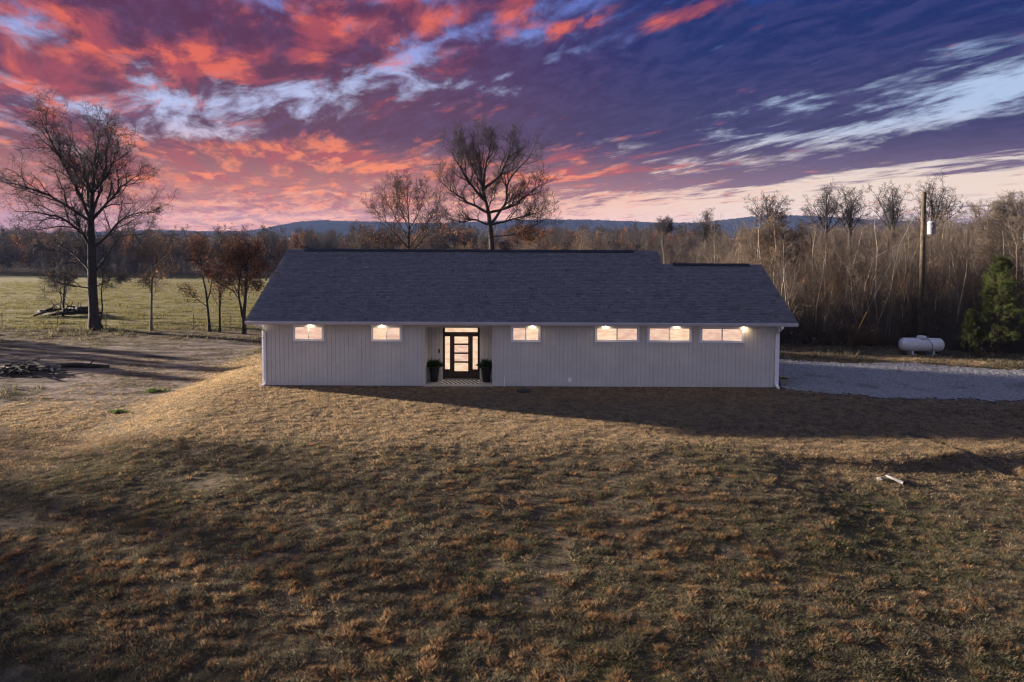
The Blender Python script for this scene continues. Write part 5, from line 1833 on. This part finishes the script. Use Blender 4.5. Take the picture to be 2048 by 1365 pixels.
# charred log beside the heap
lx, ly = -25.8, 40.9
lg = thing('log', 'charred log lying on the dirt right of the burnt heap', 'log', (lx, ly, gz(lx, ly)), None, R(-4))
MB().tube([(-1.5, 0, 0.12), (-0.5, 0.05, 0.15), (0.6, -0.02, 0.12), (1.5, 0.03, 0.09)], [0.17, 0.16, 0.14, 0.10], 9).obj('stem', 'charred', lg, smooth=True)
MB().tube([(0.3, 0, 0.2), (0.5, 0.1, 0.45)], [0.05, 0.03], 6).obj('stub', 'charred', lg)
# old log pile in the pasture behind the big oak
b_ = at(140, 630, 66.5)
lp = thing('log_pile', 'long dark pile of fallen logs in the pasture behind the big oak', 'log pile', (b_[0], 66.5, gz(b_[0], 66.5)))
for k in range(24):
    L = 0.8 + 1.7 * rb.random()
    a = rb.normal(0, 0.4)
    c_ = Vector((rb.normal(0, 1.5), rb.normal(0, 0.45), 0.18 + 0.38 * rb.random() * (1 if k < 11 else 1.6)))
    d = Vector((math.cos(a), math.sin(a), rb.normal(0, 0.12))) * L * 0.6
    r_ = 0.06 + 0.11 * rb.random()
    MB().tube([c_ - d, c_ + Vector((0, 0, rb.normal(0, 0.06))), c_ + d], [r_, r_ * 0.95, r_ * 0.75], 8).obj('log', 'bark_dark', lp, smooth=True)
for k in range(12):
    c_ = Vector((rb.normal(-0.4, 1.4), rb.normal(0, 0.3), 0.5))
    MB().tube([c_, c_ + Vector((rb.normal(0, 0.3), 0, 0.35)), c_ + Vector((rb.normal(0, 0.5), 0.1, 0.7 + 0.4 * rb.random()))], [0.07, 0.05, 0.02], 6).obj('snag', 'bark_dark', lp)
# wire fence along the pasture
FX = [(4, 657), (115, 657), (212, 658), (387, 660), (460, 662), (560, 664)]
fpts = []
for a, b_ in FX:
    p = at(a, b_, 57.6 - 0.0022 * a)
    fpts.append((p[0], p[1], gz(p[0], p[1])))
fen = thing('wire_fence', 'thin wire fence on dark metal posts along the pasture', 'fence', fpts[0])
o0 = Vector(fpts[0])
for q in [(-49.0, 57.8, gz(-49, 57.8))] + fpts:
    v_ = Vector(q) - o0
    MB().tube([v_ + Vector((0, 0, -0.3)), v_ + Vector((0.02, 0, 1.35))], 0.032, 6).obj('post', 'rust_post', fen)
for hgt in (0.35, 0.65, 0.95, 1.22):
    w_ = [Vector(q) - o0 + Vector((0, -0.03, hgt)) for q in [(-49.0, 57.8, gz(-49, 57.8))] + fpts]
    MB().tube(w_, 0.005, 4).obj('wire', 'rust_post', fen)
# green weeds on the left slope
for (x, y, s_, lab) in ((-18.3, 35.0, 1.0, 'bright green tuft of weeds on the dirt left of the lawn slope'), (-17.6, 30.4, 0.8, 'low green weed patch at the foot of the lawn slope')):
    wd = thing('weed', lab, 'plant', (x, y, gz(x, y)))
    mb = MB()
    for k in range(9):
        foliage(mb, rf.normal(0, 0.28 * s_), rf.normal(0, 0.15 * s_), 0, 0.3 * s_, 0.12, 26, rf, 0.02)
    o = mb.obj('leaves', 'weed_leaf', wd)
    o['kind'] = 'stuff'


# ------------------------------------------------------------------ haze
m = bpy.data.materials.new('haze')
m.use_nodes = True
g = NG(m.node_tree)
out = g.n('ShaderNodeOutputMaterial')
pv_ = g.n('ShaderNodeVolumePrincipled')
pv_.inputs['Color'].default_value = (0.34, 0.48, 1.0, 1)
pv_.inputs['Density'].default_value = 6.0e-5
pv_.inputs['Anisotropy'].default_value = 0.0
g.nt.links.new(pv_.outputs[0], out.inputs['Volume'])
MATS['haze'] = m
hz = MB().box(-2700, 2700, -400, 2700, -14, 70).obj('haze', 'haze')
hz['kind'] = 'stuff'
